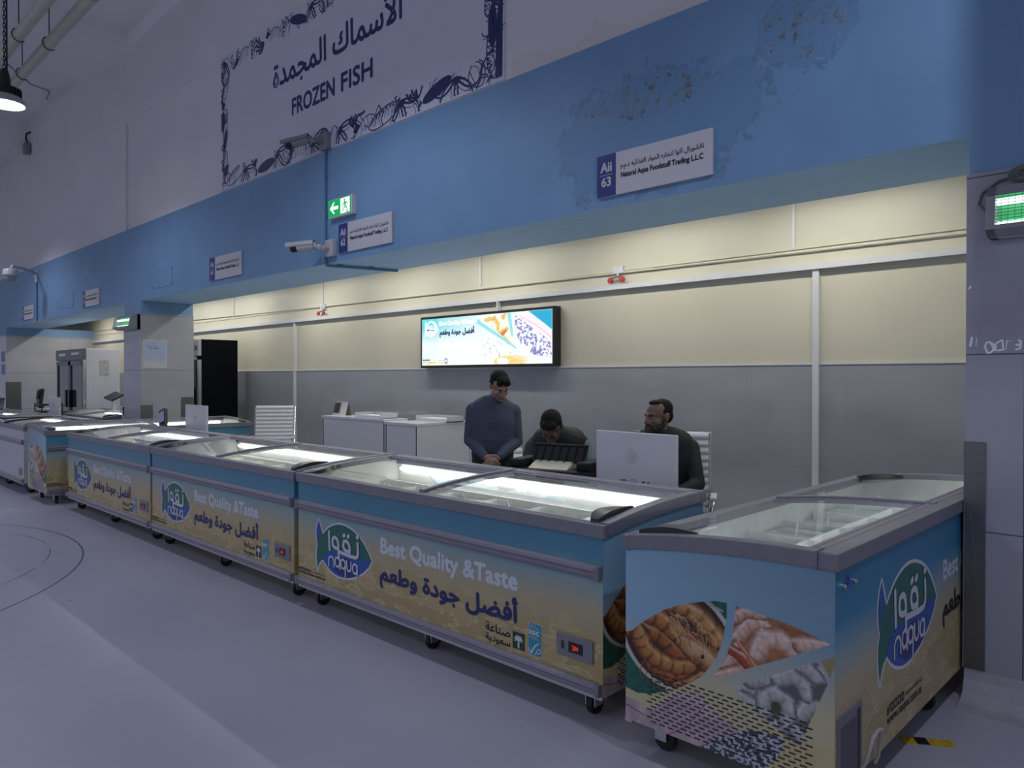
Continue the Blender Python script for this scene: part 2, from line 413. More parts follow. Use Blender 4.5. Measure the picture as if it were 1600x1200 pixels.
def _w(txt):
    c = bpy.data.curves.new('t', 'FONT'); c.body = txt; o = bpy.data.objects.new('t', c); COL.objects.link(o)
    dg = bpy.context.evaluated_depsgraph_get(); ob = o.evaluated_get(dg)
    cu = ob.to_curve(dg); loops = []
    for sp in cu.splines:
        P = sp.bezier_points; L = []
        for i in range(len(P)):
            a, b = P[i], P[(i+1) % len(P)]
            p0, p1, p2, p3 = a.co, a.handle_right, b.handle_left, b.co
            straight = ((p1-p0).cross(p3-p0)).length < 1e-4 and ((p2-p0).cross(p3-p0)).length < 1e-4
            N = 1 if straight else 3
            for k in range(N):
                t = k/N; q = p0*(1-t)**3 + p1*3*t*(1-t)**2 + p2*3*t*t*(1-t) + p3*t**3
                L.append((q.x, q.y))
        if len(L) > 2: loops.append(L)
    ob.to_curve_clear(); COL.objects.unlink(o); bpy.data.objects.remove(o); bpy.data.curves.remove(c)
    return loops
def _area(L): return sum(L[i][0]*L[(i+1) % len(L)][1] - L[(i+1) % len(L)][0]*L[i][1] for i in range(len(L)))/2
def _inside(p, L):
    r = False
    for i in range(len(L)):
        a, b = L[i], L[i-1]
        if (a[1] > p[1]) != (b[1] > p[1]) and p[0] < (b[0]-a[0])*(p[1]-a[1])/(b[1]-a[1]) + a[0]: r = not r
    return r
def glyph(ch):
    if ch in _G: return _G[ch]
    loops = _w(ch) if ch != ' ' else []
    bar = max(p[0] for l in _w('I') for p in l)
    adv = max(p[0] for l in _w(ch+'I') for p in l) - bar
    big = max(loops, key=lambda l: abs(_area(l))) if loops else None
    sgn = 1 if big and _area(big) > 0 else -1
    outs = [l for l in loops if _area(l)*sgn > 0]; holes = [l for l in loops if _area(l)*sgn <= 0]
    groups = [[o] + [h for h in holes if _inside(h[0], o)] for o in outs]
    _G[ch] = (groups, adv); return _G[ch]
def text(mb, txt, x0, x1, z0, z1, fn, bold=0.0, keep=False):
    """fill the box x0..x1, z0..z1 (ink extents) with txt"""
    pen = 0; items = []
    for ch in txt:
        g, a = glyph(ch); items.append((g, pen)); pen += a
    pts = [(p[0]+o, p[1]) for g, o in items for grp in g for l in grp for p in l]
    ax, bx = min(p[0] for p in pts), max(p[0] for p in pts); ay, by = min(p[1] for p in pts), max(p[1] for p in pts)
    sx, sz = (x1-x0)/(bx-ax), (z1-z0)/(by-ay)
    if keep: sx = sz
    for g, o in items:
        for grp in g:
            L = [[(x0+(p[0]+o-ax)*sx, z0+(p[1]-ay)*sz) for p in l] for l in grp]
            mb.poly2(L, fn)
            if bold:
                for l in L: mb.stroke(l, bold, fn, closed=True, cap=False)

# ------------------------------------------------------------------ numpy painter for printed pictures
def inpoly(U, V, P):
    r = np.zeros(U.shape, bool); n = len(P)
    for i in range(n):
        (x1, y1), (x2, y2) = P[i], P[i-1]
        if y1 == y2: continue
        r ^= ((y1 > V) != (y2 > V)) & (U < (x2-x1)*(V-y1)/(y2-y1)+x1)
    return r
_rng = np.random.RandomState(3)
def vnoise(U, V, s):
    g = _rng.rand(64, 64); x = U*s % 63; y = V*s % 63
    i = x.astype(int); j = y.astype(int); fx = x-i; fy = y-j
    fx = fx*fx*(3-2*fx); fy = fy*fy*(3-2*fy); k = (i+1) % 64; l = (j+1) % 64
    return g[i, j]*(1-fx)*(1-fy)+g[k, j]*fx*(1-fy)+g[i, l]*(1-fx)*fy+g[k, l]*fx*fy
def worm(U, V, img, mask, pts, r0, r1, col, edge, stripe=0, sw=0.5, hl=None):
    best = np.full(U.shape, 9.0); tt = np.zeros(U.shape); sg = np.zeros(U.shape); n = len(pts)-1
    for i in range(n):
        (x1, y1), (x2, y2) = pts[i], pts[i+1]; dx, dy = x2-x1, y2-y1
        t = np.clip(((U-x1)*dx+(V-y1)*dy)/(dx*dx+dy*dy), 0, 1)
        rr = r0+(r1-r0)*(i+t)/n
        d = np.hypot(U-x1-t*dx, V-y1-t*dy)/rr
        k = d < best; best[k] = d[k]; tt[k] = ((i+t)/n)[k]; sg[k] = ((dx*(V-y1)-dy*(U-x1))/np.hypot(dx, dy)/rr)[k]
    m = mask & (best < 1)
    f = best[m][:, None]**1.5
    c = np.array(col)*(1-f) + np.array(edge)*f
    if stripe: c = c*(1-sw*np.clip(np.sin(tt[m]*stripe*6.283+2.2*best[m]**2)*3-1.6, 0, 1)[:, None])
    if hl is not None:
        hh = np.exp(-((np.abs(sg[m])*np.sign(sg[m]*np.sign(pts[-1][0]-pts[0][0])+1e-9)-0.38)/0.20)**2)*(0.35+0.65*vnoise(U, V, 45)[m]); c = c*(1-hh[:, None]*0.75)+np.array(hl)*hh[:, None]*0.75
    img[m] = c*(0.85+0.3*vnoise(U, V, 90)[m][:, None])
def grid_mesh(name, nu, nv, img, pos, material, parent):
    """img (nu+1, nv+1, 3) -> grid with colour attribute"""
    ii, jj = np.meshgrid(np.arange(nu+1), np.arange(nv+1), indexing='ij')
    P = pos(ii/nu, jj/nv).reshape(-1, 3)
    a = (np.arange(nu)[:, None]*(nv+1)+np.arange(nv)[None]).ravel()
    F = np.stack([a, a+nv+1, a+nv+2, a+1], 1)
    me = bpy.data.meshes.new(name)
    me.vertices.add(len(P)); me.vertices.foreach_set('co', P.astype(np.float32).ravel())
    me.loops.add(F.size); me.loops.foreach_set('vertex_index', F.astype(np.int32).ravel())
    me.polygons.add(len(F)); me.polygons.foreach_set('loop_start', np.arange(0, F.size, 4, dtype=np.int32))
    me.polygons.foreach_set('loop_total', np.full(len(F), 4, np.int32))
    me.update(calc_edges=True)
    at = me.color_attributes.new('print', 'FLOAT_COLOR', 'POINT')
    at.data.foreach_set('color', np.concatenate([img.reshape(-1, 3), np.ones((len(P), 1))], 1).astype(np.float32).ravel())
    me.materials.append(material)
    return link(name, me, parent)

# ================================================================== THE SETTING
YF, YC, YB = 2.60, 4.08, 5.90           # freezer row front, beam/column front, stall back wall
struct(MB().box(-32, 9, -11, 6.0, -0.1, 0).build('floor', FLOOR))
# stall back wall: cream paint above, grey tiles below
struct(MB().mi(0).box(-26, 2.5, YB, 6.1, 1.655, 3.35).mi(1).box(-26, 2.5, YB-0.012, 6.1, 0, 1.655).build('wall_back', [CREAM, TILE]))
struct(MB().box(-26, 2.5, 4.82, 6.0, 3.12, 3.2).build('ceiling_stall', CREAM))
struct(MB().box(2.3, 2.5, 4.82, 5.89, 0, 3.12).build('wall_stall_right', CREAM))
# beam over the stall openings
struct(MB().mi(0).box(-32, 9, YC, 4.85, 2.705, 3.846, skip='b').mi(1).box(-32, 9, YC, 4.85, 2.705, 2.75, skip='tfklr').build('wall_beam', [BLUE, SOFF]))
# upper hall wall with a ledge and a pilaster
mb = MB().box(-32, 9, YC+0.035, 4.4, 3.846, 8.0)
for x0, x1 in ((-32, -12.43), (-11.72, 9)):
    mb.box(x0, x1, YC+0.004, YC+0.036, 3.846, 5.485, skip='tk')
    mb.face([(x0, YC+0.004, 5.485), (x1, YC+0.004, 5.485), (x1, YC+0.036, 5.53), (x0, YC+0.036, 5.53)])
    for x in (x0, x1): mb.face([(x, YC+0.004, 5.485), (x, YC+0.036, 5.485), (x, YC+0.036, 5.53)])
struct(mb.build('wall_upper', PLAST))
def column(name, x0, x1, back=4.85):
    mb = MB()
    mb.mi(0).box(x0+0.004, x1-0.004, YC, back, 2.5, 2.7049, skip='t')
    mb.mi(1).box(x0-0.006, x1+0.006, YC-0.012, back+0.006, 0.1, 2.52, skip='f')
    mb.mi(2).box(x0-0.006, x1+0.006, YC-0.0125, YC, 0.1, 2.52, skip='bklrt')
    return struct(mb.build(name, [BLUE, COLT, COLTX]))
column('wall_column_left', -12.50, -11.78); column('wall_column_right', -0.930, 0.6); column('wall_far_left', -21.4, -20.29, YB)
def cove(name, x0, x1):
    mb = MB(); P = [(YC-0.16, 0.0), (YC-0.10, 0.015), (YC-0.045, 0.05), (YC-0.02, 0.11), (YC-0.012, 0.16)]
    mb.strip([(x0, y, z) for y, z in P], [(x1, y, z) for y, z in P])
    Q = [(0.0, 0.0)]
    mb.face([(x0, y, z) for y, z in P] + [(x0, YC, 0.16), (x0, YC, 0)])
    mb.face([(x0, YC-0.012, 0.16), (x1, YC-0.012, 0.16), (x1, YC, 0.16), (x0, YC, 0.16)])
    return struct(mb.build(name, mat('cove_render', (0.33, 0.33, 0.37), 0.5, noise=0.12, scale=8, bump=0.2)))
cove('baseboard_column_right', -0.936, 0.6); cove('baseboard_column_left', -12.5, -11.78)
# hall ceiling: slab with down-stand beams
CEIL = mat('ceiling_paint', (0.82, 0.81, 0.84), 0.8, noise=0.03, scale=2)
cb = MB().box(-32, -18.5, -11, 4.3, 6.45, 7.2).box(-18.5, -14.45, -11, 4.3, 6.95, 7.2).box(-14.45, -12.95, -11, 4.3, 6.67, 7.2)
cb.box(-12.95, -11.95, -11, 4.3, 6.5, 7.2).box(-11.95, 9, 3.95, 4.3, 6.5, 7.2)
cb.box(-11.95, -10.62, -11, 3.95, 6.72, 7.2).box(-10.62, 9, -11, 3.95, 7.15, 7.3)
for bx in (-5.6, 0.6): cb.box(bx, bx+1.0, -11, 3.95, 6.5, 7.2)
struct(cb.build('ceiling', CEIL))
# trims on the stall wall: trunking, drops, capping, thin conduits
def trim(n, mb, m=TRUNK): return struct(mb.build('trim_%d' % n, m))
trim(1, MB().box(-20.2, 2.4, YB-0.05, YB, 2.405, 2.452))
for i, tx in enumerate((-10.47, -5.96, -2.39)):
    trim(2+i, MB().box(tx-0.025, tx+0.025, YB-0.035, YB, 0.0 if i != 1 else 2.3, 2.406))
trim(5, MB().box(-26, 2.4, YB-0.018, YB-0.001, 1.652, 1.668))
for i, tx in enumerate((-12.6, -9.68, -6.28, -2.58)):
    trim(6+i, MB().box(tx-0.012, tx+0.012, YB-0.014, YB, 2.60, 3.12))
trim(10, MB().tube([(-20, YB-0.012, 2.70), (-14.4, YB-0.012, 2.655), (-10.5, YB-0.012, 2.605), (-5.5, YB-0.012, 2.572), (-1.3, YB-0.012, 2.552), (2, YB-0.012, 2.545)], 0.011, 6), CREAM)
trim(11, MB().box(-20.2, 2.4, YB-0.010, YB, 2.582, 2.606), CREAM)
# steel corner guards
def guard(label, x, y, w, d, z0, z1):
    mb = MB().box(x-0.004, x+w, y-0.004, y, z0, z1).box(x-0.004, x, y-0.004, y+d, z0, z1) if w > 0 else MB().box(x+w, x+0.004, y-0.004, y, z0, z1).box(x, x+0.004, y-0.004, y+d, z0, z1)
    o = mb.build('corner_guard', STEEL, bevel=0.0015)
    tag(o, label, 'corner guard', 'steel corner guards')
guard('tall steel corner guard on the left edge of the dark right-hand column', -0.937, YC-0.016, 0.088, 0.09, 0.16, 1.245)
guard('steel corner guard on the hall edge of the column behind the row of freezers', -11.772, YC-0.016, -0.012, 0.17, 0.1, 1.14)
guard('steel corner guard at the stall-side edge of the column, beside the black fridge', -11.772, 4.66, -0.001, 0.19, 0.1, 1.245)
guard('short steel corner guard on the farthest column at the left edge', -20.282, YC-0.016, -0.03, 0.3, 0.1, 1.45)

# ================================================================== FREEZERS
FL, FD, ZF, ZB = 2.60, 0.85, 0.898, 0.960
def zt(y): u = min(max(y/FD, 0), 1); return ZF + (ZB-ZF)*(1-(1-u)**2.3)
YS = [FD*i/14 for i in range(15)]
def curved_bar(mb, x0, x1, top, th, ya=0.0, yb=FD, n=14):
    P = [(ya+(yb-ya)*i/n) for i in range(n+1)]
    a = [(x0, y, zt(y)+top) for y in P]; b = [(x1, y, zt(y)+top) for y in P]
    c = [(x1, y, zt(y)+top-th) for y in P]; d = [(x0, y, zt(y)+top-th) for y in P]
    mb.strip(a, b); mb.strip(b, c); mb.strip(c, d); mb.strip(d, a)
    mb.face([a[0], d[0], c[0], b[0]]); mb.face([a[-1], b[-1], c[-1], d[-1]])
def end_wall(mb, x0, x1):
    loop = [(0, 0.14), (FD, 0.14)] + [(y, zt(y)-0.045) for y in reversed(YS)]
    mb.face([(x0, y, z) for y, z in reversed(loop)]); mb.face([(x1, y, z) for y, z in loop])
    for i in range(len(loop)):
        (y1, z1), (y2, z2) = loop[i], loop[(i+1) % len(loop)]
        mb.face([(x0, y1, z1), (x0, y2, z2), (x1, y2, z2), (x1, y1, z1)])
LOGO = {
'outline': [(0.064,0.551),(0.082,0.52),(0.098,0.488),(0.113,0.46),(0.121,0.436),(0.132,0.412),(0.16,0.44),(0.197,0.468),(0.245,0.497),(0.299,0.52),(0.365,0.54),(0.437,0.552),(0.52,0.553),(0.6,0.541),(0.68,0.52),(0.755,0.489),(0.815,0.455),(0.865,0.418),(0.94,0.342),(0.991,0.267),(0.943,0.195),(0.851,0.122),(0.727,0.059),(0.65,0.035),(0.574,0.018),(0.51,0.009),(0.445,0.006),(0.38,0.01),(0.321,0.022),(0.255,0.044),(0.202,0.072),(0.163,0.098),(0.135,0.124),(0.105,0.104),(0.084,0.084),(0.067,0.055),(0.057,0.026),(0.036,0.0),(0.02,0.03),(0.011,0.067),(-0.001,0.11),(-0.007,0.155),(-0.006,0.19),(0.0,0.228),(0.019,0.278),(0.006,0.31),(-0.001,0.338),(-0.006,0.37),(-0.007,0.394),(0.0,0.44),(0.013,0.482),(0.035,0.52)],
'alef': [(0.25,0.438),(0.262,0.262)],
'waw': [(0.425,0.205),(0.417,0.344),(0.402,0.381),(0.364,0.399),(0.325,0.388),(0.312,0.35),(0.325,0.311),(0.37,0.294),(0.42,0.302)],
'noon': [(0.748,0.398),(0.757,0.315),(0.75,0.28),(0.724,0.258),(0.638,0.254),(0.43,0.268)],
'qaf': [(0.612,0.261),(0.616,0.336),(0.596,0.376),(0.555,0.392),(0.516,0.382),(0.503,0.339),(0.525,0.303),(0.57,0.292),(0.61,0.304)],
'n': [(0.246,0.10),(0.243,0.165),(0.262,0.19),(0.29,0.199),(0.32,0.19),(0.338,0.165),(0.341,0.105)],
'a1': [(0.438,0.188),(0.404,0.208),(0.37,0.196),(0.362,0.15),(0.385,0.118),(0.42,0.118),(0.44,0.14),(0.442,0.194),(0.445,0.098)],
'q': [(0.535,0.186),(0.5,0.204),(0.468,0.192),(0.46,0.147),(0.482,0.118),(0.52,0.118),(0.537,0.14),(0.54,0.19),(0.541,0.04)],
'u': [(0.565,0.20),(0.567,0.14),(0.582,0.114),(0.605,0.108),(0.63,0.118),(0.637,0.145),(0.638,0.198)],
'a2': [(0.735,0.178),(0.708,0.196),(0.673,0.182),(0.662,0.137),(0.684,0.106),(0.72,0.106),(0.738,0.13),(0.741,0.182),(0.744,0.088)]}
def shrink(P, d):
    n = len(P); out = []; s = 1 if _area(P) > 0 else -1
    for i in range(n):
        a, b, c = Vector(P[i-1]), Vector(P[i]), Vector(P[(i+1) % n])
        t = (c-a).normalized(); out.append((b.x - t.y*d*s, b.y + t.x*d*s))
    return out
def logo(parent, fn, ou, ov, sc, emit=None):
    """fish-shaped badge; fn(u, v, e) gives a point e above the surface"""
    T = lambda P: [(ou+p[0]*sc, ov+p[1]*sc) for p in P]
    mb = MB(); O = LOGO['outline']; I = shrink(O, 0.019)
    mb.mi(0).poly2([T(O)], lambda u, v: fn(u, v, 0.0008))
    # split the inner shape: tail/body, green above, blue below the wave
    f2 = lambda u, v: fn(u, v, 0.0014); f3 = lambda u, v: fn(u, v, 0.0019)
    mb.mi(1).poly2([T(I)], f2)
    lens = [p for p in I if p[0] > 0.13]
    wave = lambda x: 0.165 + 0.105*(1-math.exp(-(x-0.12)/0.11)) if x < 0.6 else 0.2655
    low = [p for p in I if p[1] < wave(p[0]) and p[0] > 0.118]
    xs = [0.965-0.022*i for i in range(39)]
    xs = [x for x in xs if x > 0.135]
    k = max(range(len(low)), key=lambda i: low[i][0]); low = low[k:] + low[:k]
    if low[1][0] > low[-1][0] and low[1][1] > low[0][1]: low = low[::-1]
    low = sorted([p for p in low], key=lambda p: p[0])
    mb.mi(2).poly2([T([(x, wave(x)) for x in xs] + [(p[0], p[1]) for p in low])], f3)
    deep = [(0.30, 0.10), (0.42, 0.045), (0.56, 0.04), (0.68, 0.07), (0.72, 0.11), (0.66, 0.20), (0.55, 0.225), (0.45, 0.21), (0.36, 0.17)]
    mb.mi(3).poly2([T(deep)], lambda u, v: fn(u, v, 0.0022))
    tail = [p for p in I if p[0] < 0.118 and p[1] > 0.285]
    tail = tail + [(0.02, 0.29), (0.06, 0.36)]
    k = sorted(tail, key=lambda p: math.atan2(p[1]-0.41, p[0]-0.045))
    mb.mi(2).poly2([T(k)], f3)
    o = mb.build('logo', [LOGOW, LOGOG, LOGOB, LOGOD], parent)
    mt = MB(); w = 0.034*sc
    for dx, mi_, e in ((0.010, 1, 0.0025), (0, 0, 0.003)):
        mt.mi(mi_)
        for key in ('alef', 'waw', 'noon', 'qaf'):
            mt.stroke([(ou+(p[0]+dx)*sc, ov+(p[1]-dx*0.6)*sc) for p in LOGO[key]], w, lambda u, v: fn(u, v, e))
        for key in ('n', 'a1', 'q', 'u', 'a2'):
            mt.stroke([(ou+(p[0]+dx)*sc, ov+(p[1]-dx*0.6)*sc) for p in LOGO[key]], w*0.56, lambda u, v: fn(u, v, e))
        for p in ((0.519, 0.436), (0.592, 0.438), (0.747, 0.452)):
            mt.stroke([(ou+(p[0]-0.008+dx)*sc, ov+(p[1]-dx*0.6)*sc), (ou+(p[0]+0.008+dx)*sc, ov+(p[1]+0.008-dx*0.6)*sc)], w*1.15, lambda u, v: fn(u, v, e))
    mt.build('logo_lettering', [LOGOW, LOGOD], o)
    return o
def social(parent, fn, u0, u1, v0, v1):
    mb = MB(); h = (v1-v0); s = h*0.48
    f = lambda u, v: fn(u, v, 0.001)
    k = (u1-u0)
    for i in range(5):
        a = u0+i*k*0.098; w = k*0.08
        if i == 0:
            mb.poly2([[(a, v0+h*.55), (a+w*.5, v0+h*.52), (a+w*.95, v0+h*.75), (a+w, v0+h), (a+w*.6, v0+h*.98), (a+w*.45, v0+h*.78), (a, v0+h*.97)]], f)
        else:
            mb.poly2([[(a, v0+h*.55), (a+w, v0+h*.55), (a+w, v0+h), (a, v0+h)], [(a+w*.3, v0+h*.68), (a+w*.3, v0+h*.88), (a+w*.7, v0+h*.88), (a+w*.7, v0+h*.68)]], f)
    text(mb, 'naquaseafood', u0+k*0.51, u1*1.0, v0+h*.58, v0+h*.93, f)
    text(mb, 'www.naqua.com.sa', u0, u1, v0-h*0.02, v0+h*.40, f, 0.002)
    mb.build('social_lettering', INK, parent)
# ---- the printed picture on the freezer ends (prawns, shrimps, fish)
def end_picture(nu=290, nv=236):
    ii, jj = np.meshgrid(np.arange(nu+1)/nu, np.arange(nv+1)/nv, indexing='ij')
    U = ii*FD; top = np.vectorize(zt)(U[:, :1]) - 0.05; V = 0.14 + jj*(top-0.14)
    img = np.zeros(U.shape+(3,))
    w = V + 0.05*(vnoise(U, V, 5)-0.5) - 0.10*(U-0.4)
    k = np.clip((w-0.33)/(0.62-0.33), 0, 1)[..., None]
    sky = np.array([0.27, 0.42, 0.53])*(1-0.35*U[..., None]/FD) + np.array([0.0, 0.03, 0.06])
    img[:] = np.array([0.50, 0.46, 0.28])*(1-k) + sky*k
    sand = (V < 0.30) & (U > 0.62); img[sand] = img[sand]*0.8 + np.array([0.10, 0.06, 0.0])
    al = np.ones(U.shape, bool)
    # leaf behind the first bowl, and the bowl
    g1 = [(0.0, 0.50), (0.0, 0.27), (0.06, 0.262), (0.13, 0.28), (0.20, 0.31), (0.27, 0.35), (0.35, 0.41), (0.41, 0.49), (0.44, 0.57), (0.455, 0.66), (0.457, 0.715), (0.40, 0.71), (0.346, 0.695), (0.298, 0.68), (0.25, 0.662), (0.189, 0.632), (0.13, 0.592), (0.075, 0.551), (0.03, 0.51)]
    m1 = inpoly(U, V, g1)
    img[m1] = np.array([0.012, 0.095, 0.065])*(0.7+0.7*vnoise(U, V, 40)[m1][:, None])
    bowl = ((U-0.235)/0.26)**2 + ((V-0.53)/0.215)**2
    m = m1 & (bowl < 1.0); img[m] = (0.50, 0.49, 0.44)
    m = m1 & (bowl < 0.86); img[m] = (0.035, 0.02, 0.018)
    mi = m1 & (bowl < 0.93)
    O, OE = (0.40, 0.155, 0.042), (0.11, 0.022, 0.008)
    HL = (0.62, 0.40, 0.20)
    P = [([(0.12, 0.40), (0.20, 0.375), (0.28, 0.39), (0.36, 0.44), (0.41, 0.50)], 0.035, 0.045, (0.34, 0.09, 0.025), OE, 6, HL),
         ([(0.24, 0.345), (0.30, 0.37), (0.36, 0.415)], 0.02, 0.03, (0.36, 0.11, 0.03), OE, 5, HL),
         ([(0.16, 0.655), (0.25, 0.665), (0.34, 0.64), (0.41, 0.58), (0.45, 0.50)], 0.035, 0.055, (0.50, 0.235, 0.07), OE, 6, (0.75, 0.55, 0.30)),
         ([(0.02, 0.505), (0.09, 0.535), (0.17, 0.525), (0.25, 0.475)], 0.030, 0.045, (0.36, 0.11, 0.03), OE, 5, HL),
         ([(0.07, 0.50), (0.10, 0.455), (0.16, 0.425), (0.24, 0.42), (0.31, 0.44)], 0.052, 0.030, (0.47, 0.20, 0.055), OE, 6, (0.70, 0.45, 0.20)),
         ([(0.08, 0.60), (0.16, 0.595), (0.25, 0.555), (0.33, 0.505), (0.41, 0.475)], 0.040, 0.062, (0.46, 0.17, 0.045), OE, 6, (0.72, 0.46, 0.22)),
         ([(0.30, 0.515), (0.36, 0.50), (0.42, 0.465)], 0.040, 0.036, (0.52, 0.33, 0.17), (0.25, 0.09, 0.03), 0, (0.72, 0.58, 0.40))]
    for p, r0, r1, c, e, st, h_ in P: worm(U, V, img, mi, p, r0, r1, c, e, st, 0.55, h_)
    for q in range(44):                                            # whiskers and legs
        x, y = 0.20+0.20*_rng.rand(), 0.53+0.11*_rng.rand(); a = 5.5+_rng.rand()*0.9; l_ = 0.03+0.06*_rng.rand()
        pts = [(x, y), (x+l_*0.5*math.cos(a), y+l_*0.5*math.sin(a)), (x+l_*math.cos(a-.5), y+l_*math.sin(a-.5))]
        worm(U, V, img, mi, pts, 0.0022, 0.0014, (0.60, 0.42, 0.22) if q % 3 else (0.30, 0.10, 0.03), (0.45, 0.25, 0.1))
    for q in range(7):
        x = 0.10+0.03*q; worm(U, V, img, m1, [(x, 0.42-0.01*q), (x-0.03, 0.36-0.01*q), (x-0.02, 0.33-0.01*q)], 0.0022, 0.0016, (0.34, 0.13, 0.04), (0.2, 0.06, 0.02))
    worm(U, V, img, mi, [(0.355, 0.487), (0.357, 0.488)], 0.007, 0.007, (0.01, 0.01, 0.01), (0.02, 0.01, 0.01))
    worm(U, V, img, m1, [(0.36, 0.71), (0.40, 0.69), (0.44, 0.68)], 0.006, 0.004, (0.30, 0.42, 0.36), (0.1, 0.2, 0.15))
    # peeled shrimps
    g2 = [(0.492, 0.712), (0.592, 0.702), (0.710, 0.687), (0.836, 0.655), (0.652, 0.554), (0.395, 0.416), (0.441, 0.486), (0.477, 0.578)]
    m2 = inpoly(U, V, g2); img[m2] = np.array([0.30, 0.13, 0.05])*(0.6+0.9*vnoise(U, V, 30)[m2][:, None])
    K, KE = (0.62, 0.41, 0.32), (0.27, 0.085, 0.04)
    for p, r0, r1, c, e, st in [
        ([(0.50, 0.60), (0.54, 0.655), (0.60, 0.665), (0.65, 0.63)], 0.035, 0.03, K, KE, 4),
        ([(0.49, 0.67), (0.53, 0.70), (0.6, 0.70)], 0.03, 0.02, (0.60, 0.40, 0.32), KE, 3),
        ([(0.45, 0.47), (0.48, 0.52), (0.50, 0.56)], 0.03, 0.03, (0.60, 0.36, 0.27), KE, 3),
        ([(0.40, 0.42), (0.47, 0.455), (0.56, 0.50)], 0.03, 0.03, (0.66, 0.38, 0.27), KE, 3),
        ([(0.575, 0.56), (0.60, 0.62), (0.66, 0.63), (0.72, 0.60), (0.73, 0.575)], 0.042, 0.036, (0.68, 0.50, 0.42), (0.36, 0.14, 0.07), 5),
        ([(0.74, 0.63), (0.78, 0.64), (0.83, 0.65)], 0.04, 0.02, (0.64, 0.45, 0.35), KE, 3),
        ([(0.46, 0.55), (0.52, 0.53), (0.58, 0.47)], 0.02, 0.03, (0.36, 0.07, 0.02), (0.2, 0.03, 0.01), 9),
        ([(0.50, 0.58), (0.54, 0.54), (0.585, 0.485)], 0.008, 0.012, (0.58, 0.22, 0.08), (0.3, 0.07, 0.02), 0)]:
        worm(U, V, img, m2, p, r0, r1, c, e, st, 0.22, (0.86, 0.74, 0.68))
    # raw shrimps in a bowl
    g3 = [(0.857, 0.622), (0.681, 0.522), (0.480, 0.413), (0.52, 0.37), (0.60, 0.335), (0.67, 0.30), (0.735, 0.275), (0.75, 0.33), (0.794, 0.439), (0.837, 0.549)]
    m3 = inpoly(U, V, g3); img[m3] = (0.30, 0.24, 0.11)
    b3 = ((U-0.66)/0.19)**2 + ((V-0.455)/0.20)**2
    m = m3 & (b3 < 1); img[m] = (0.34, 0.38, 0.46)
    m = m3 & (b3 < 0.84); img[m] = (0.10, 0.11, 0.11)
    Wt, We = (0.44, 0.45, 0.43), (0.11, 0.115, 0.12)
    for p in [[(0.49, 0.405), (0.53, 0.43), (0.57, 0.42)], [(0.66, 0.325), (0.70, 0.345), (0.73, 0.31)], [(0.76, 0.52), (0.80, 0.55), (0.84, 0.54)], [(0.70, 0.545), (0.75, 0.56), (0.79, 0.53)],
              [(0.55, 0.455), (0.60, 0.475), (0.645, 0.455)], [(0.53, 0.375), (0.57, 0.365), (0.60, 0.345)], [(0.74, 0.39), (0.76, 0.43), (0.80, 0.43)],
              [(0.655, 0.49), (0.70, 0.515), (0.745, 0.495), (0.755, 0.46)], [(0.605, 0.36), (0.60, 0.405), (0.64, 0.435), (0.685, 0.42), (0.695, 0.375), (0.675, 0.345)]]:
        worm(U, V, img, m3 & (b3 < .9), p, 0.036, 0.028, Wt, We, 4, 0.25, (0.66, 0.67, 0.66))
    img[m3 & (((U-0.645)/0.018)**2+((V-0.385)/0.020)**2 < 1)] = (0.07, 0.06, 0.035)
    # fish fillet and skin along the bottom
    g4 = [(0, 0.232), (0.06, 0.226), (0.12, 0.205), (0.052, 0.14), (0, 0.14)]
    g5 = [(0.115, 0.203), (0.26, 0.325), (0.34, 0.345), (0.42, 0.29), (0.52, 0.25), (0.48, 0.14), (0.06, 0.14)]
    for g in (g4, g5):
        m = inpoly(U, V, g); img[m] = np.array([0.43, 0.33, 0.37])*(0.8+0.4*vnoise(U, V, 25)[m][:, None])
    m5 = inpoly(U, V, g5)
    for q in range(5):
        x = 0.12+0.07*q; worm(U, V, img, m5, [(x, 0.13), (x+0.1, 0.2), (x+0.19, 0.33)], 0.003, 0.002, (0.33, 0.09, 0.13) if q in (1, 3) else (0.50, 0.42, 0.44), (0.38, 0.2, 0.24))
    worm(U, V, img, inpoly(U, V, g4), [(0, 0.20), (0.05, 0.19), (0.1, 0.18)], 0.004, 0.003, (0.30, 0.07, 0.10), (0.38, 0.2, 0.24))
    g6 = [(0.35, 0.14), (0.42, 0.20), (0.52, 0.262), (0.60, 0.285), (0.68, 0.285), (0.66, 0.22), (0.60, 0.14)]
    m6 = inpoly(U, V, g6); n = vnoise(U, V, 120); n2 = vnoise(U+V, V-U+1, 70)
    img[m6] = np.where((n*0.6+n2*0.4)[m6][:, None] > 0.5, np.array([0.42, 0.44, 0.50]), np.array([0.05, 0.055, 0.08]))
    return nu, nv, img
PRINT = attr_mat('end_print', 0.33)
EPIC = end_picture()
LEDM = mat('led_strip', (0.9, 0.9, 0.9), 0.4, emit=(1, 0.98, 0.95), es=9.5)
REDLED = mat('red_digits', (0.3, 0.01, 0.01), 0.4, emit=(1, 0.05, 0.03), es=0.55)

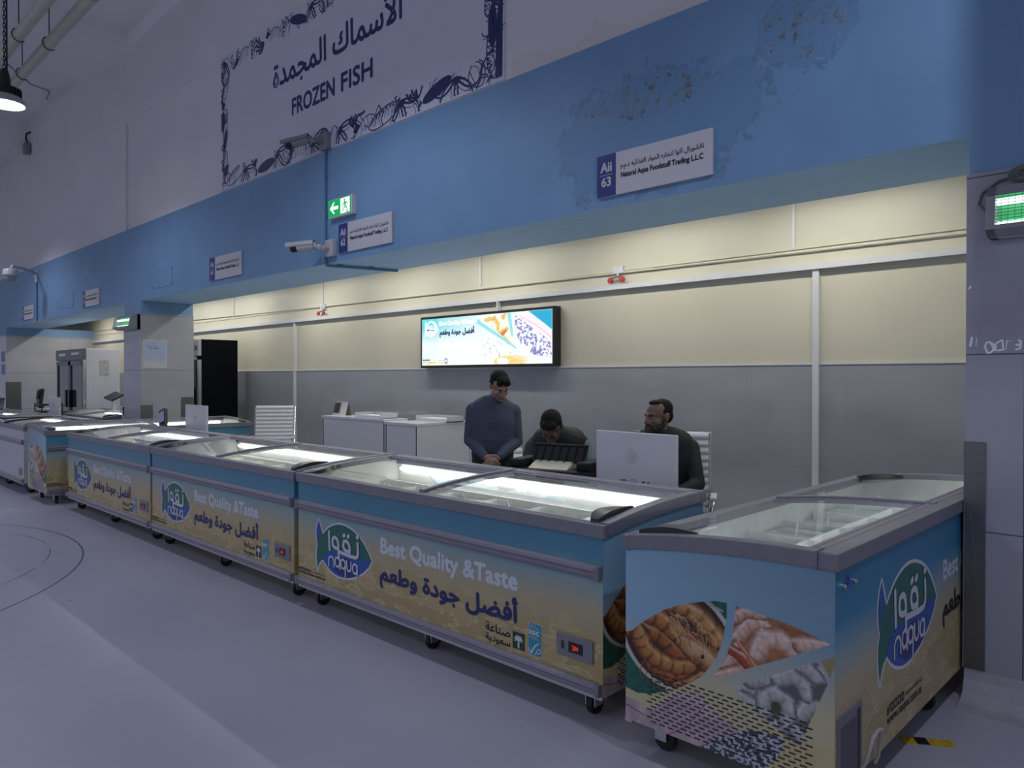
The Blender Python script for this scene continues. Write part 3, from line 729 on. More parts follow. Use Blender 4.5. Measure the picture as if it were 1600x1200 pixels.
def freezer(label, group, loc, rz, body=FILM, printed=True, back_print=False, led=True, rails=True, ends='r'):
    t = thing('chest_freezer', label, 'freezer', loc, rz, group)
    L, D = FL, FD
    mb = MB()
    mb.box(0.045, L-0.045, 0, 0.045, 0.14, ZF-0.04, skip='lr').box(0.045, L-0.045, D-0.045, D, 0.14, ZB-0.04, skip='lr').box(0.045, L-0.045, 0.045, D-0.045, 0.14, 0.2, skip='lrfk')
    end_wall(mb, 0, 0.045); end_wall(mb, L-0.045, L)
    mb.build('body', body, t)
    # liner
    i0, i1, j0, j1, zb = 0.046, L-0.046, 0.046, D-0.046, 0.73
    mb = MB(); P = [(y, zt(y)-0.03) for y in [j0+(j1-j0)*i/8 for i in range(9)]]
    mb.face([(i0, j0, zb), (i1, j0, zb), (i1, j1, zb), (i0, j1, zb)])
    mb.face([(i0, j0, zb), (i0, j0, P[0][1]), (i1, j0, P[0][1]), (i1, j0, zb)])
    mb.face([(i0, j1, zb), (i1, j1, zb), (i1, j1, P[-1][1]), (i0, j1, P[-1][1])])
    mb.face([(i0, j0, zb), (i0, j1, zb)] + [(i0, y, z) for y, z in reversed(P)])
    mb.face([(i1, j1, zb), (i1, j0, zb)] + [(i1, y, z) for y, z in P])
    ln = mb.build('liner', TUB, t)
    MB().box(L-0.55, L-0.05, 0.05, D-0.05, zb, 0.79).build('compressor_step', TUB, ln, bevel=0.02)
    mb = MB()
    for q in range(1, 5):
        x = 0.06 + q*(L-0.62)/5
        mb.box(x-0.007, x+0.007, 0.06, D-0.16, zb, 0.785)
    mb.box(0.06, L-0.56, D*0.42-0.006, D*0.42+0.006, zb, 0.785).box(0.06, L-0.56, D-0.17, D-0.15, zb, 0.80)
    for q in range(1, 5):
        for r_ in (0.25, 0.62):
            x = 0.06 + (q-0.5)*(L-0.62)/5; y = D*r_; mb.tube([(x-0.03, y, 0.75), (x-0.02, y, 0.815), (x+0.02, y+0.02, 0.815), (x+0.05, y+0.02, 0.75)], 0.004, 5)
    mb.build('basket_divider', FROST, ln, bevel=0.002)
    mb = MB(); rq = random.Random(4)
    for q in range(5):
        for r_ in range(2):
            x0 = 0.075+q*(L-0.62)/5; y0 = 0.075+r_*(D*0.42-0.06); x1 = x0+(L-0.62)/5-0.03; y1 = y0+D*0.42-0.085
            hh = zb+0.008+0.02*rq.random(); mb.face([(x0, y0, hh), (x1, y0, hh+0.02*rq.random()), (x1, y1, hh+0.02*rq.random()), (x0, y1, hh)])
    mb.build('ice_tray', mat('tray_grey', (0.50, 0.53, 0.53), 0.5, noise=0.25, scale=7), ln)
    if led: MB().box(0.10, L-0.10, D-0.068, D-0.047, 0.860, 0.880).build('light_strip', LEDM, ln, bevel=0.004)
    # rim
    mb = MB().box(-0.012, L+0.012, -0.012, 0.02, ZF-0.056, ZF+0.0045)
    mb.box(0.045, L-0.045, 0.02, 0.05, ZF-0.04, ZF+0.0045, skip='f').box(-0.012, L+0.012, D-0.055, D+0.012, ZB-0.057, ZB+0.003)
    curved_bar(mb, -0.012, 0.045, 0.003, 0.06, 0.0202, FD-0.0552); curved_bar(mb, L-0.045, L+0.012, 0.003, 0.06, 0.0202, FD-0.0552)
    mb.build('rim', RIM, t, bevel=0.004)
    # two sliding lids
    for (a, b, h, mid) in ((0.05, L/2+0.035, -0.016, 'r'), (L/2-0.035, L-0.05, -0.004, 'l')):
        mb = MB(); Q = [0.05+(D-0.10)*i/12 for i in range(13)]
        mb.strip([(b, y, zt(y)+h) for y in Q], [(a, y, zt(y)+h) for y in Q])
        g = mb.build('glass_lid', GLASS, t, smooth=True)
        mb = MB(); x = b-0.014 if mid == 'r' else a+0.014
        curved_bar(mb, x-0.016, x+0.016, h+0.012, 0.02, 0.045, D-0.045)
        mb.build('lid_frame', RAIL, g, bevel=0.003)
        mb = MB(); x = a if mid == 'r' else b; sgn = 1 if mid == 'r' else -1
        K = 10; P = []                                             # moulded dark grip at the outer front corner
        for i in range(K+1):
            f = i/K; y = 0.03+0.27*f; wd = 0.07*math.sin(math.pi*min(1, f*1.15+0.12))**0.8 + 0.012
            P.append((y, wd, zt(y)+h+0.010+0.020*math.sin(math.pi*(0.15+0.85*f))))
        inn = [(x+sgn*w_, y, z) for y, w_, z in P]; out = [(x, y, z) for y, w_, z in P]; low = [(x+sgn*w_, y, zt(y)+h+0.001) for y, w_, z in P]; lo2 = [(x, y, zt(y)+h+0.001) for y, w_, z in P]
        mb.strip(out, inn); mb.strip(inn, low); mb.strip(lo2, out); mb.face([out[0], inn[0], low[0], lo2[0]]); mb.face([out[-1], lo2[-1], low[-1], inn[-1]])
        mb.build('lid_grip', RIMD, g, smooth=True)
    MB().box(0.05, L-0.05, D-0.085, D-0.055, ZB-0.03, ZB+0.003).box(0.05, L-0.05, D-0.115, D-0.098, ZB-0.02, ZB-0.002).build('lid_track', RAIL, t, bevel=0.003)
    # bumper rails with end caps
    if rails:
        for z0, z1 in ((0.660, 0.722), (0.148, 0.200)):
            mb = MB(); zc = (z0+z1)/2; hh = (z1-z0)/2
            prof = [(0, -hh), (-0.012, -hh), (-0.026, -hh*.75), (-0.030, -hh*.3), (-0.024, -0.06*hh), (-0.030, hh*.3), (-0.026, hh*.75), (-0.012, hh), (0, hh)]
            A = [(0.028, y, zc+z) for y, z in prof]; B = [(L-0.028, y, zc+z) for y, z in prof]
            mb.strip(A, B); mb.face(A); mb.face(list(reversed(B)))
            r = mb.build('bumper_rail', RAIL, t)
            for x in (0.016, L-0.016):
                MB().box(x-0.014, x+0.014, -0.032, 0, z0-0.002, z1+0.002).build('rail_end_cap', RIM, r, bevel=0.006)
    MB().box(0, L, -0.004, 0.03, 0.128, 0.146).build('base_edge', ALU, t)
    # castors
    for cx in (0.13, L/2, L-0.13):
        for cy in (0.10, D-0.10):
            mb = MB().box(cx-0.04, cx+0.04, cy-0.04, cy+0.04, 0.130, 0.140)
            for s_ in (-1, 1): mb.box(cx+s_*0.026-0.003, cx+s_*0.026+0.003, cy-0.025, cy+0.03, 0.045, 0.125)
            mb.lathe([(0.03, 0.105), (0.033, 0.118), (0.028, 0.130)], 14, (cx, cy, 0))
            c = mb.build('castor', ALU, t)
            MB().lathe([(0.030, -0.016), (0.047, -0.015), (0.050, -0.008), (0.050, 0.008), (0.047, 0.015), (0.030, 0.016)], 20, (cx, cy+0.012, 0.050), 'x').build('wheel', RUBBER, c)
    nu, nv, img = EPIC
    if printed:
        f = lambda u, v, e: (L+u, -e, v)
        logo(t, f, -2.375, 0.268, 0.652)
        mb = MB(); f1 = lambda u, v: f(u, v, 0.001)
        text(mb, 'Best Quality &Taste', -1.647, -0.522, 0.483, 0.600, f1, 0.010); mb.build('slogan_lettering', SLOG, t)
        mb = MB(); text(mb, arabic('أفضل جودة وطعم'), -1.654, -0.522, 0.305, 0.468, f1, 0.012); mb.build('arabic_lettering', NAVY, t)
        mb = MB(); text(mb, arabic('صناعة'), -0.745, -0.570, 0.268, 0.312, f1, 0.003); text(mb, arabic('سعودية'), -0.745, -0.570, 0.212, 0.256, f1, 0.003)
        mb.build('origin_lettering', INK, t)
        mb = MB(); mb.mi(0).poly2([[(-0.553, 0.225), (-0.471, 0.225), (-0.471, 0.308), (-0.553, 0.308)]], f1); f2 = lambda u, v: f(u, v, 0.0016)
        mb.mi(1).stroke([(-0.512, 0.235), (-0.512, 0.275)], 0.011, f2)
        for a in range(7):
            an = R(-30+a*40); mb.stroke([(-0.512, 0.274), (-0.512+0.02*math.cos(an), 0.277+0.016*math.sin(an)), (-0.512+0.030*math.cos(an), 0.272+0.016*math.sin(an))], [0.007, 0.008, 0.003], f2)
        mb.build('palm_label', [PALMG, LOGOW], t)
        mb = MB(); c = 0.010; x0, x1, z0, z1 = -0.449, -0.358, 0.220, 0.378
        rr = lambda d: [(x0+d+c, z0+d), (x1-d-c, z0+d), (x1-d, z0+d+c), (x1-d, z1-d-c), (x1-d-c, z1-d), (x0+d+c, z1-d), (x0+d, z1-d-c), (x0+d, z0+d+c)]
        mb.mi(1).poly2([rr(0)], f1); mb.mi(0).poly2([rr(0.0025)], f2); f3 = lambda u, v: f(u, v, 0.0022); mb.mi(1)
        text(mb, 'asc', x0+0.008, x1-0.018, 0.322, 0.342, f3, 0.0035)
        for q, (w_, z) in enumerate(((0.045, 0.366), (0.07, 0.355), (0.05, 0.312), (0.065, 0.304))):
            text(mb, ('FARMED', 'RESPONSIBLY', 'CERTIFIED', 'ASC-AQUA.ORG')[q], x0+0.008, x0+0.008+w_, z-0.004, z+0.003, f3)
        mb.stroke([(x0+0.006, 0.252), (x0+0.022, 0.232), (x0+0.045, 0.268), (x0+0.074, 0.290)], [0.004, 0.010, 0.009, 0.004], f3)
        mb.stroke([(x0+0.052, 0.232), (x0+0.062, 0.256), (x0+0.078, 0.262), (x0+0.083, 0.248), (x0+0.072, 0.236), (x0+0.056, 0.240), (x0+0.044, 0.228)], 0.004, f3)
        mb.build('certificate_label', [ASCT, LOGOW], t)
        social(t, f, -2.595, -2.262, 0.220, 0.265)
        cp = MB().box(L-0.262, L-0.05, -0.010, 0, 0.276, 0.378).build('control_panel', RIM, t, bevel=0.004)
        MB().box(L-0.232, L-0.214, -0.013, -0.009, 0.308, 0.345).build('power_switch', RIMD, cp, bevel=0.002)
        MB().box(L-0.188, L-0.105, -0.012, -0.009, 0.302, 0.350).build('display', BLACK, cp, bevel=0.002)
        mb = MB(); text(mb, '204', L-0.165, L-0.130, 0.315, 0.336, face_xz(0, 0.0126), 0.0012); mb.build('display_digits', REDLED, cp)
    if printed or back_print:
        for e in ends:
            if e == 'r': pos = lambda a, b: np.stack([np.full(a.shape, L+0.0012), a*D, 0.14+b*(np.vectorize(zt)(a*D)-0.19)], -1)
            else: pos = lambda a, b: np.stack([np.full(a.shape, -0.0012), a*D, 0.14+b*(np.vectorize(zt)(a*D)-0.19)], -1)
            if 'EMESH' + e in MATS: g = link('end_picture', MATS['EMESH'+e], t)
            else: g = grid_mesh('end_picture', nu, nv, img, pos, PRINT, t); MATS['EMESH'+e] = g.data
            mb = MB(); xx = L+0.0020 if e == 'r' else -0.0020
            for r_ in range(14):
                for c_ in range(17):
                    y = 0.105 + c_*0.0392 + (r_ % 2)*0.0196; z = 0.365-r_*0.0152
                    if y < 0.76: mb.face([(xx, y, z-0.0028), (xx, y+0.025, z-0.0028), (xx, y+0.025, z+0.0028), (xx, y, z+0.0028)])
            mb.build('vent_slots', INK, g)
    if back_print:
        f = lambda u, v, e: (L-u, D+e, v)
        logo(t, f, 0.400, 0.374, 0.776)
        f1 = lambda u, v: f(u, v, 0.001)
        mb = MB(); text(mb, 'Best Quality &Taste', 1.264, 2.42, 0.60, 0.715, f1, 0.008); mb.build('slogan_lettering', SLOG, t)
        mb = MB(); text(mb, arabic('أفضل جودة وطعم'), 1.264, 2.42, 0.41, 0.575, f1, 0.012); mb.build('arabic_lettering', INK, t)
        social(t, f, 0.514, 0.945, 0.205, 0.29)
        fb = lambda u, v: f(u, v, 0.001)
        # vent grille low by the near corner, with lead clipped to it
        g = MB().box(L-0.236, L-0.015, D-0.004, D+0.006, 0.142, 0.402).build('vent_grille', mat('grille_grey', (0.16, 0.16, 0.19), 0.4), t, bevel=0.003)
        mb = MB()
        for r_ in range(20):
            for c_ in range(12):
                u, v = 0.035+c_*0.0125+(r_ % 2)*0.004, 0.36-r_*0.0105
                mb.face([(L-u, D+0.0066, v), (L-u-0.008, D+0.0066, v), (L-u-0.008, D+0.0066, v+0.005), (L-u, D+0.0066, v+0.005)])
        mb.box(L-0.215, L-0.19, D+0.004, D+0.0068, 0.17, 0.385).build('grille_holes', BLACK, g)
        MB().tube([(L-0.19, D+0.012, 0.16), (L-0.2, D+0.03, 0.20), (L-0.19, D+0.045, 0.25), (L-0.21, D+0.05, 0.29), (L-0.27, D+0.05, 0.30), (L-0.32, D+0.045, 0.28), (L-0.34, D+0.03, 0.22), (L-0.36, D+0.02, 0.165), (L-0.35, D+0.01, 0.135)], 0.007, 8).build('power_lead', mat('lead_grey', (0.45, 0.42, 0.40), 0.4), t, smooth=True)
        mb = MB(); mb.mi(0).poly2([[(0.082, 0.828), (0.152, 0.828), (0.152, 0.872), (0.082, 0.872)]], fb)
        mb.mi(1).stroke([(0.105+0.012*math.cos(a/12*6.283), 0.852+0.012*math.sin(a/12*6.283)) for a in range(13)], 0.004, lambda u, v: f(u, v, 0.0016))
        mb.build('blue_label', [mat('sticker_blue', (0.02, 0.12, 0.42), 0.4), INK], t)
        for u in (0.062, 0.160): MB().lathe([(0.010, 0), (0.010, 0.010), (0.007, 0.013)], 12, (L-u, D, 0.842), 'y').build('screw', ALU, t)
    return t
RG = 'branded chest freezers in the front row'
P3 = 2.625
f1 = freezer('printed chest freezer at the right end of the front row, red digits on its panel', RG, (-1.987-FL, YF, 0), 0)
dup(f1, (-1.987-FL-P3-0.035, YF, 0), 0, 'printed chest freezer in the middle of the front row of three', RG, ('end_picture',))
dup(f1, (-1.987-FL-2*P3-0.06, YF, 0), 0, 'printed chest freezer at the left end of the front row of three', RG, ('end_picture',))
freezer('chest freezer set endways beside the dark column, prawn pictures on its near end', 'chest freezers set endways', (-0.957-FD, 2.52+FL, 0), -math.pi/2, FILMB, False, True, True, False, 'r')
freezer('chest freezer set endways past the left end of the front row, mostly hidden behind it', 'chest freezers set endways', (-10.30, 2.47, 0), math.pi/2, FILM, True, False, True, True, 'l')
wf = freezer('plain white chest freezer at the left edge, nearest the printed freezers', 'plain white chest freezers', (-11.50-FL, 2.50, 0), 0, WBODY, False, False, True, True)
mb = MB().box(FL-0.001, FL+0.004, 0.28, 0.74, 0.16, 0.46); p = mb.build('service_panel', WBODY, wf, bevel=0.002)
mb = MB()
for k in range(11):
    for q in range(2): mb.box(FL+0.003, FL+0.0048, 0.50+q*0.1, 0.58+q*0.1, 0.20+k*0.021, 0.208+k*0.021)
mb.build('vent_slots', INK, p)
MB().box(FL-0.25, FL-0.10, -0.006, 0.001, 0.24, 0.34).build('control_panel', RIM, wf, bevel=0.002)
dup(wf, (-11.50-FL-2.64, 2.50, 0), 0, 'plain white chest freezer second from the printed ones at the left edge')
dup(wf, (-11.50-FL-5.28, 2.50, 0), 0, 'plain white chest freezer farthest away at the left edge, under the wire basket')

# ================================================================== SIGNS ON THE BEAM
FY = lambda u, v: (u, YC-0.0225, v)
def stall_sign(x0, letters, num, label):
    w, z0, z1 = 0.875, 2.778, 3.062
    t = thing('stall_sign', label, 'sign', (x0, YC, z0), 0, 'stall name signs on the blue beam')
    f = lambda u, v: (u, -0.0218, v); h = z1-z0
    MB().box(0, w, -0.021, 0, 0, h).build('panel', SIGNW, t, bevel=0.003)
    mb = MB(); mb.poly2([[(0.001, 0.001), (0.160, 0.001), (0.160, h-0.001), (0.001, h-0.001)]], f); nb = mb.build('number_block', SIGNB, t)
    mb = MB(); f2 = lambda u, v: (u, -0.0224, v)
    text(mb, letters, 0.034, 0.125, 0.168, 0.232, f2, 0.006); text(mb, num, 0.042, 0.118, 0.070, 0.130, f2, 0.006)
    mb.stroke([(0.022, 0.146), (0.138, 0.146)], 0.003, f2, cap=False); mb.build('number_lettering', SIGNW, nb)
    mb = MB(); text(mb, arabic('ناتشورال اكوا لتجاره المواد الغذائيه ذ.م.م'), 0.198, 0.822, 0.158, 0.206, f, 0.0015)
    text(mb, 'Natural Aqua Foodstuff Trading L.L.C', 0.202, 0.815, 0.098, 0.143, f, 0.004); mb.build('name_lettering', INK, t)
stall_sign(-3.157, 'Aii', '63', 'white stall name sign numbered 63 beside the flaking damp patch on the blue beam')
stall_sign(-6.374, 'Aii', '62', 'white stall name sign numbered 62 under the green exit sign')
stall_sign(-9.350, 'Ai', '61', 'white stall name sign numbered 61 between the bullet camera and the column')
stall_sign(-14.555, 'Ai', '60', 'white stall name sign on the beam left of the column, second from the left')
stall_sign(-18.745, 'Ai', '59', 'white stall name sign farthest left, under the dome camera arm')
# blank painted cover plates on the beam
for x, lb in ((-11.35, 'blue painted cover plate on the beam right of the column with the fly killer'), (-15.9, 'blue painted cover plate on the beam left of the second sign')):
    t = thing('cover_plate', lb, 'cover plate', (x, YC, 2.84), 0, 'painted cover plates on the beam')
    MB().box(0, 0.75, -0.006, 0, 0, 0.26).build('plate', BLUE, t, bevel=0.002)
    for sx in (0.03, 0.72):
        for sz in (0.03, 0.23): MB().lathe([(0.008, 0), (0.008, -0.006), (0.004, -0.009)], 8, (sx, -0.004, sz), 'y').build('screw', RIMD, t)
# exit sign
EXG = mat('exit_green', (0.0, 0.25, 0.07), 0.4, emit=(0.0, 0.50, 0.13), es=0.55)
EXW = mat('exit_white', (0.8, 0.9, 0.85), 0.4, emit=(0.85, 1.0, 0.92), es=0.95)
t = thing('exit_sign', 'lit green running man exit sign with a left arrow above sign 62', 'exit sign', (-6.51, YC, 3.13))
MB().box(0, 0.42, -0.055, 0, 0, 0.182).build('housing', WHITE, t, bevel=0.006)
mb = MB(); f = lambda u, v: (u, -0.0565, v); mb.poly2([[(0.008, 0.012), (0.405, 0.012), (0.405, 0.176), (0.008, 0.176)]], f); fp = mb.build('light_panel', EXG, t)
mb = MB(); f2 = lambda u, v: (u, -0.0572, v)
mb.poly2([[(0.035, 0.094), (0.105, 0.152), (0.125, 0.152), (0.085, 0.110), (0.185, 0.110), (0.185, 0.078), (0.085, 0.078), (0.125, 0.036), (0.105, 0.036)]], f2)
mb.poly2([[(0.225, 0.022), (0.385, 0.022), (0.385, 0.168), (0.225, 0.168)]], f2); mb.build('arrow_and_door', EXW, fp)
mb = MB(); f3 = lambda u, v: (u, -0.0578, v)
mb.stroke([(0.292, 0.148), (0.296, 0.150)], 0.022, f3); mb.stroke([(0.300, 0.128), (0.312, 0.085)], 0.024, f3)
for P in ([(0.302, 0.124), (0.272, 0.108), (0.262, 0.086)], [(0.304, 0.124), (0.335, 0.118), (0.348, 0.100)], [(0.312, 0.085), (0.282, 0.066), (0.262, 0.036)], [(0.312, 0.085), (0.340, 0.064), (0.338, 0.030), (0.36, 0.028)]): mb.stroke(P, 0.012, f3)
mb.build('running_man', EXG, fp)
# conduit down the beam
mb = MB().tube([(-6.625, YC-0.016, 3.95), (-6.625, YC-0.016, 2.79), (-6.622, YC-0.016, 2.70)], 0.014, 8)
CONDM = mat('conduit_blue', (0.10, 0.22, 0.36), 0.5)
t = thing('conduit', 'thin blue painted conduit running down the beam beside the exit sign', 'conduit', (0, 0, 0))
mb.build('pipe', CONDM, t, smooth=True)
mb = MB()
for z in (3.6, 3.2, 2.9): mb.box(-6.648, -6.602, YC-0.02, YC, z-0.012, z+0.012)
mb.build('pipe_clip', CONDM, t)
t = thing('conduit', 'thin blue painted conduit running back along the underside of the beam', 'conduit', (0, 0, 0))
MB().tube([(-6.622, YC-0.016, 2.69), (-6.60, YC+0.03, 2.686), (-6.56, YC+0.12, 2.686), (-6.40, YC+0.72, 2.686)], 0.014, 8).build('pipe', CONDM, t, smooth=True)
MB().box(-6.58, -6.53, YC+0.10, YC+0.13, 2.672, 2.704).box(-6.50, -6.44, YC+0.42, YC+0.45, 2.672, 2.704).build('pipe_clip', CONDM, t)
# cameras
CAMW = mat('camera_white', (0.50, 0.50, 0.52), 0.35); CAMG = mat('camera_grey', (0.24, 0.25, 0.27), 0.4)
def bullet(label, loc, rz, pitch, body, hood, name='security_camera', yaw=R(38)):
    t = thing(name, label, 'camera', loc, rz, 'bullet cameras on the beam')
    MB().box(-0.07, 0.07, -0.06, 0, -0.085, 0.085).build('junction_box', body, t, bevel=0.012)
    MB().tube([(0, -0.055, 0.0), (0, -0.12, 0.0)], 0.022, 10).tube([(-0.02, -0.12, 0), (-0.1, -0.13, 0.02)], 0.026, 10).build('bracket', body, t, smooth=True)
    c, s_ = math.cos(pitch), math.sin(pitch)
    cy, sy = math.cos(yaw), math.sin(yaw)
    def P(d, w, h): a, b = -d*c-h*s_, w; return (-0.10+a*cy-b*sy, -0.13+a*sy+b*cy, 0.03-d*s_+h*c)
    mb = MB(); N = 14
    for d0, d1, r in ((0.0, 0.03, 0.036), (0.03, 0.26, 0.046)):
        A = [P(d0, r*math.cos(k*6.283/N), r*math.sin(k*6.283/N)) for k in range(N)]; B = [P(d1, r*math.cos(k*6.283/N), r*math.sin(k*6.283/N)) for k in range(N)]
        mb.strip(A+[A[0]], B+[B[0]]); mb.face(A); mb.face(list(reversed(B)))
    mb.build('body', body, t, smooth=True)
    mb = MB(); A = [P(0.02, w, h) for w, h in ((-0.055, 0.01), (-0.05, 0.045), (0, 0.06), (0.05, 0.045), (0.055, 0.01))]; B = [P(0.31, w, h) for w, h in ((-0.055, 0.01), (-0.05, 0.045), (0, 0.06), (0.05, 0.045), (0.055, 0.01))]
    A2 = [P(0.02, w*0.93, h-0.008) for w, h in ((-0.055, 0.01), (-0.05, 0.045), (0, 0.06), (0.05, 0.045), (0.055, 0.01))]; B2 = [P(0.31, w*0.93, h-0.008) for w, h in ((-0.055, 0.01), (-0.05, 0.045), (0, 0.06), (0.05, 0.045), (0.055, 0.01))]
    mb.strip(A, B); mb.strip(A2, B2); mb.strip(B, B2); mb.strip(A, A2); mb.build('sun_shield', hood, t, smooth=True)
    mb = MB(); A = [P(0.262, 0.043*math.cos(k*6.283/N), 0.043*math.sin(k*6.283/N)) for k in range(N)]; B = [P(0.205, 0.0475*math.cos(k*6.283/N), -0.01-0.0475*abs(math.sin(k*6.283/N))) for k in range(N)]
    mb.face(A); C_ = [P(0.264, 0.047*math.cos(k*6.283/N), 0.047*math.sin(k*6.283/N)) for k in range(N)]; D_ = [P(0.20, 0.0472*math.cos(k*6.283/N), 0.0472*math.sin(k*6.283/N)) for k in range(N//2, N+1)]
    mb.strip(C_[N//2:]+[C_[0]], D_); mb.build('lens_front', BLACK, t)
bullet('white bullet camera with a black front left of sign 62', (-6.50, YC, 2.845), 0, R(5), CAMW, CAMW)
t0 = bullet('grey bullet camera mounted at the foot of the fish banner', (-6.60, YC, 3.93), 0, R(12), CAMG, CAMG)
# dome camera on an arm, far left
t = thing('dome_camera', 'white dome camera hanging from a wall arm at the far left', 'camera', (-17.6, YC, 3.62))
MB().box(-0.07, 0.07, -0.03, 0, -0.12, 0.12).tube([(0, -0.02, 0.06), (0.30, -0.30, 0.10), (0.62, -0.56, 0.09), (0.68, -0.60, 0.02)], 0.03, 10).build('arm', CAMW, t, smooth=True)
MB().lathe([(0.05, 0.03), (0.12, 0.015), (0.135, -0.01), (0.135, -0.10), (0.11, -0.11)], 24, (0.68, -0.60, 0.0)).build('housing', CAMW, t, smooth=True)
MB().ell((0.68, -0.60, -0.115), (0.10, 0.10, 0.10), 20, 12).build('dome', mat('dome_grey', (0.35, 0.36, 0.38), 0.15), t, smooth=True)
tag(MB().tube([(-17.6, YC-0.015, 3.50), (-17.6, YC-0.015, 2.71)], 0.018, 8).build('conduit', CONDM), 'blue conduit dropping down the beam below the dome camera', 'conduit')
# little speaker on the upper wall, far left
t = thing('wall_speaker', 'small grey box hanging on a black lead high at the far left', 'speaker', (-18.25, YC+0.035, 6.42))
MB().box(-0.09, 0.09, -0.13, -0.01, -0.17, 0.06).build('cabinet', CAMG, t, bevel=0.03)
MB().tube([(0, -0.03, 0.04), (-0.08, -0.06, 0.16), (-0.10, -0.05, 0.28), (0.05, 0.0, 0.30)], 0.018, 8).build('lead', RUBBER, t, smooth=True)

# ================================================================== BANNER
BX0, BX1, BZ0, BZ1 = -9.03, -4.07, 3.856, 5.485
bt = thing('wall_banner', 'large frozen fish banner with a navy sea creature border above the blue beam', 'banner', (BX0, YC, BZ0))
bw, bh = BX1-BX0, BZ1-BZ0
BANW = mat('banner_white', (0.64, 0.66, 0.75), 0.55, noise=0.02)
MB().box(0, bw, -0.008, 0.003, 0, bh).build('sheet', BANW, bt)
fb = lambda u, v: (u, -0.0092, v)
mb = MB(); text(mb, 'FROZEN', 1.735, 2.565, 0.512, 0.690, fb, 0.014); mb.build('english_lettering', NAVY, bt)
mb = MB(); text(mb, 'FISH', 2.69, 3.215, 0.512, 0.690, fb, 0.014); mb.build('english_lettering', NAVY, bt)
mb = MB(); text(mb, arabic('الأسماك المجمدة'), 1.325, 3.665, 0.845, 1.225, fb, 0.016); mb.build('arabic_lettering', NAVY, bt)
rb = random.Random(11)
mb = MB(); BW_ = 0.235
def inborder(p):
    x, z = p
    return 0.004 < x < bw-0.004 and 0.004 < z < bh-0.004 and (x < BW_ or x > bw-BW_-0.02 or z < BW_ or z > bh-BW_)
def sk(pts, w):
    run = []; ww = w if isinstance(w, list) else [w]*len(pts); rw = []
    for p, q in zip(pts, ww):
        if inborder(p): run.append(p); rw.append(q)
        else:
            if len(run) > 1: mb.stroke(run, [q_*1.45 for q_ in rw], fb, cap=False)
            run, rw = [], []
    if len(run) > 1: mb.stroke(run, [q_*1.45 for q_ in rw], fb, cap=False)
def arc(cx, cz, rx, rz, a0, a1, n=16, rot=0):
    o = []
    for i in range(n+1):
        a = a0+(a1-a0)*i/n; x, z = rx*math.cos(a), rz*math.sin(a)
        o.append((cx+x*math.cos(rot)-z*math.sin(rot), cz+x*math.sin(rot)+z*math.cos(rot)))
    return o
def clip_poly(P, m=None):
    if all(inborder(p) for p in P): mb.poly2([P], fb)
    else: sk(P+[P[0]], 0.006)
def octopus(cx, cz, s, rot):
    sk(arc(cx, cz+s*0.35, s*0.22, s*0.30, -0.5, math.pi+0.5, 16, rot), 0.007)
    for q in range(6):
        a = -0.3-q*0.5+rot; P = []; x, z = cx, cz+s*0.1; th = a
        for i in range(22):
            P.append((x, z)); x += math.cos(th)*s*0.05; z += math.sin(th)*s*0.05; th += (0.02+0.018*i)*(1 if q % 2 else -1)
        sk(P, [0.016*(1-i/30) for i in range(22)])
        Q = [(p[0]+0.02*s*4*math.sin(a), p[1]-0.02*s*4*math.cos(a)) for p in P]
        sk(Q, 0.004)
        for p in P[2:18:2]:
            if inborder(p): mb.stroke([(p[0]+0.012, p[1]+0.004), (p[0]+0.016, p[1]+0.004)], 0.010, fb)
    for q in range(26):
        x, z = cx+rb.uniform(-.16, .16)*s, cz+s*(0.35+rb.uniform(-.2, .22))
        if inborder((x, z)): mb.stroke([(x, z), (x+0.004, z)], 0.007, fb)
def prawn(cx, cz, s, rot):
    o = arc(cx, cz, s*0.42, s*0.34, 0.1, 2.9, 16, rot); i_ = arc(cx, cz-0.02, s*0.26, s*0.16, 0.1, 2.9, 16, rot)
    sk(o, 0.010); sk(i_, 0.006)
    for k in range(1, 16, 2): sk([o[k], i_[k]], 0.007)
    for k in range(3, 16, 3): sk([i_[k], (i_[k][0]+0.03*s, i_[k][1]-0.16*s), (i_[k][0]-0.02*s, i_[k][1]-0.22*s)], 0.005)
    sk([o[0], (o[0][0]+0.25*s, o[0][1]+0.1*s), (o[0][0]+0.5*s, o[0][1]-0.02*s)], 0.004)
    sk([o[0], (o[0][0]+0.2*s, o[0][1]+0.2*s), (o[0][0]+0.45*s, o[0][1]+0.22*s)], 0.004)
    clip_poly([o[16], (o[16][0]-0.10*s, o[16][1]-0.16*s), (o[16][0]+0.02*s, o[16][1]-0.2*s), i_[16]])
    clip_poly([o[5], o[7], o[9], i_[9], i_[7], i_[5]])
def fish(cx, cz, s, rot, solid):
    top = arc(cx, cz, s*0.5, s*0.15, 0, math.pi, 14, rot); bot = arc(cx, cz, s*0.5, s*0.15, math.pi, 2*math.pi, 14, rot)
    if solid: clip_poly(top+bot[1:-1])
    else:
        sk(top, 0.008); sk(bot, 0.008)
        for k in range(2, 13): sk([top[k], ((top[k][0]*2+bot[14-k][0])/3, (top[k][1]*2+bot[14-k][1])/3)], 0.008)
        for k in range(3, 12): sk([((top[k][0]+bot[14-k][0]*2)/3, (top[k][1]+bot[14-k][1]*2)/3), top[k-1]], 0.004)
    c, s_ = math.cos(rot), math.sin(rot); e = top[-1]
    clip_poly([e, (e[0]-0.16*s*c-0.14*s*s_*-1, e[1]-0.16*s*s_+0.14*s*c), (e[0]-0.10*s*c, e[1]-0.10*s*s_), (e[0]-0.16*s*c-0.14*s*s_, e[1]-0.16*s*s_-0.14*s*c)])
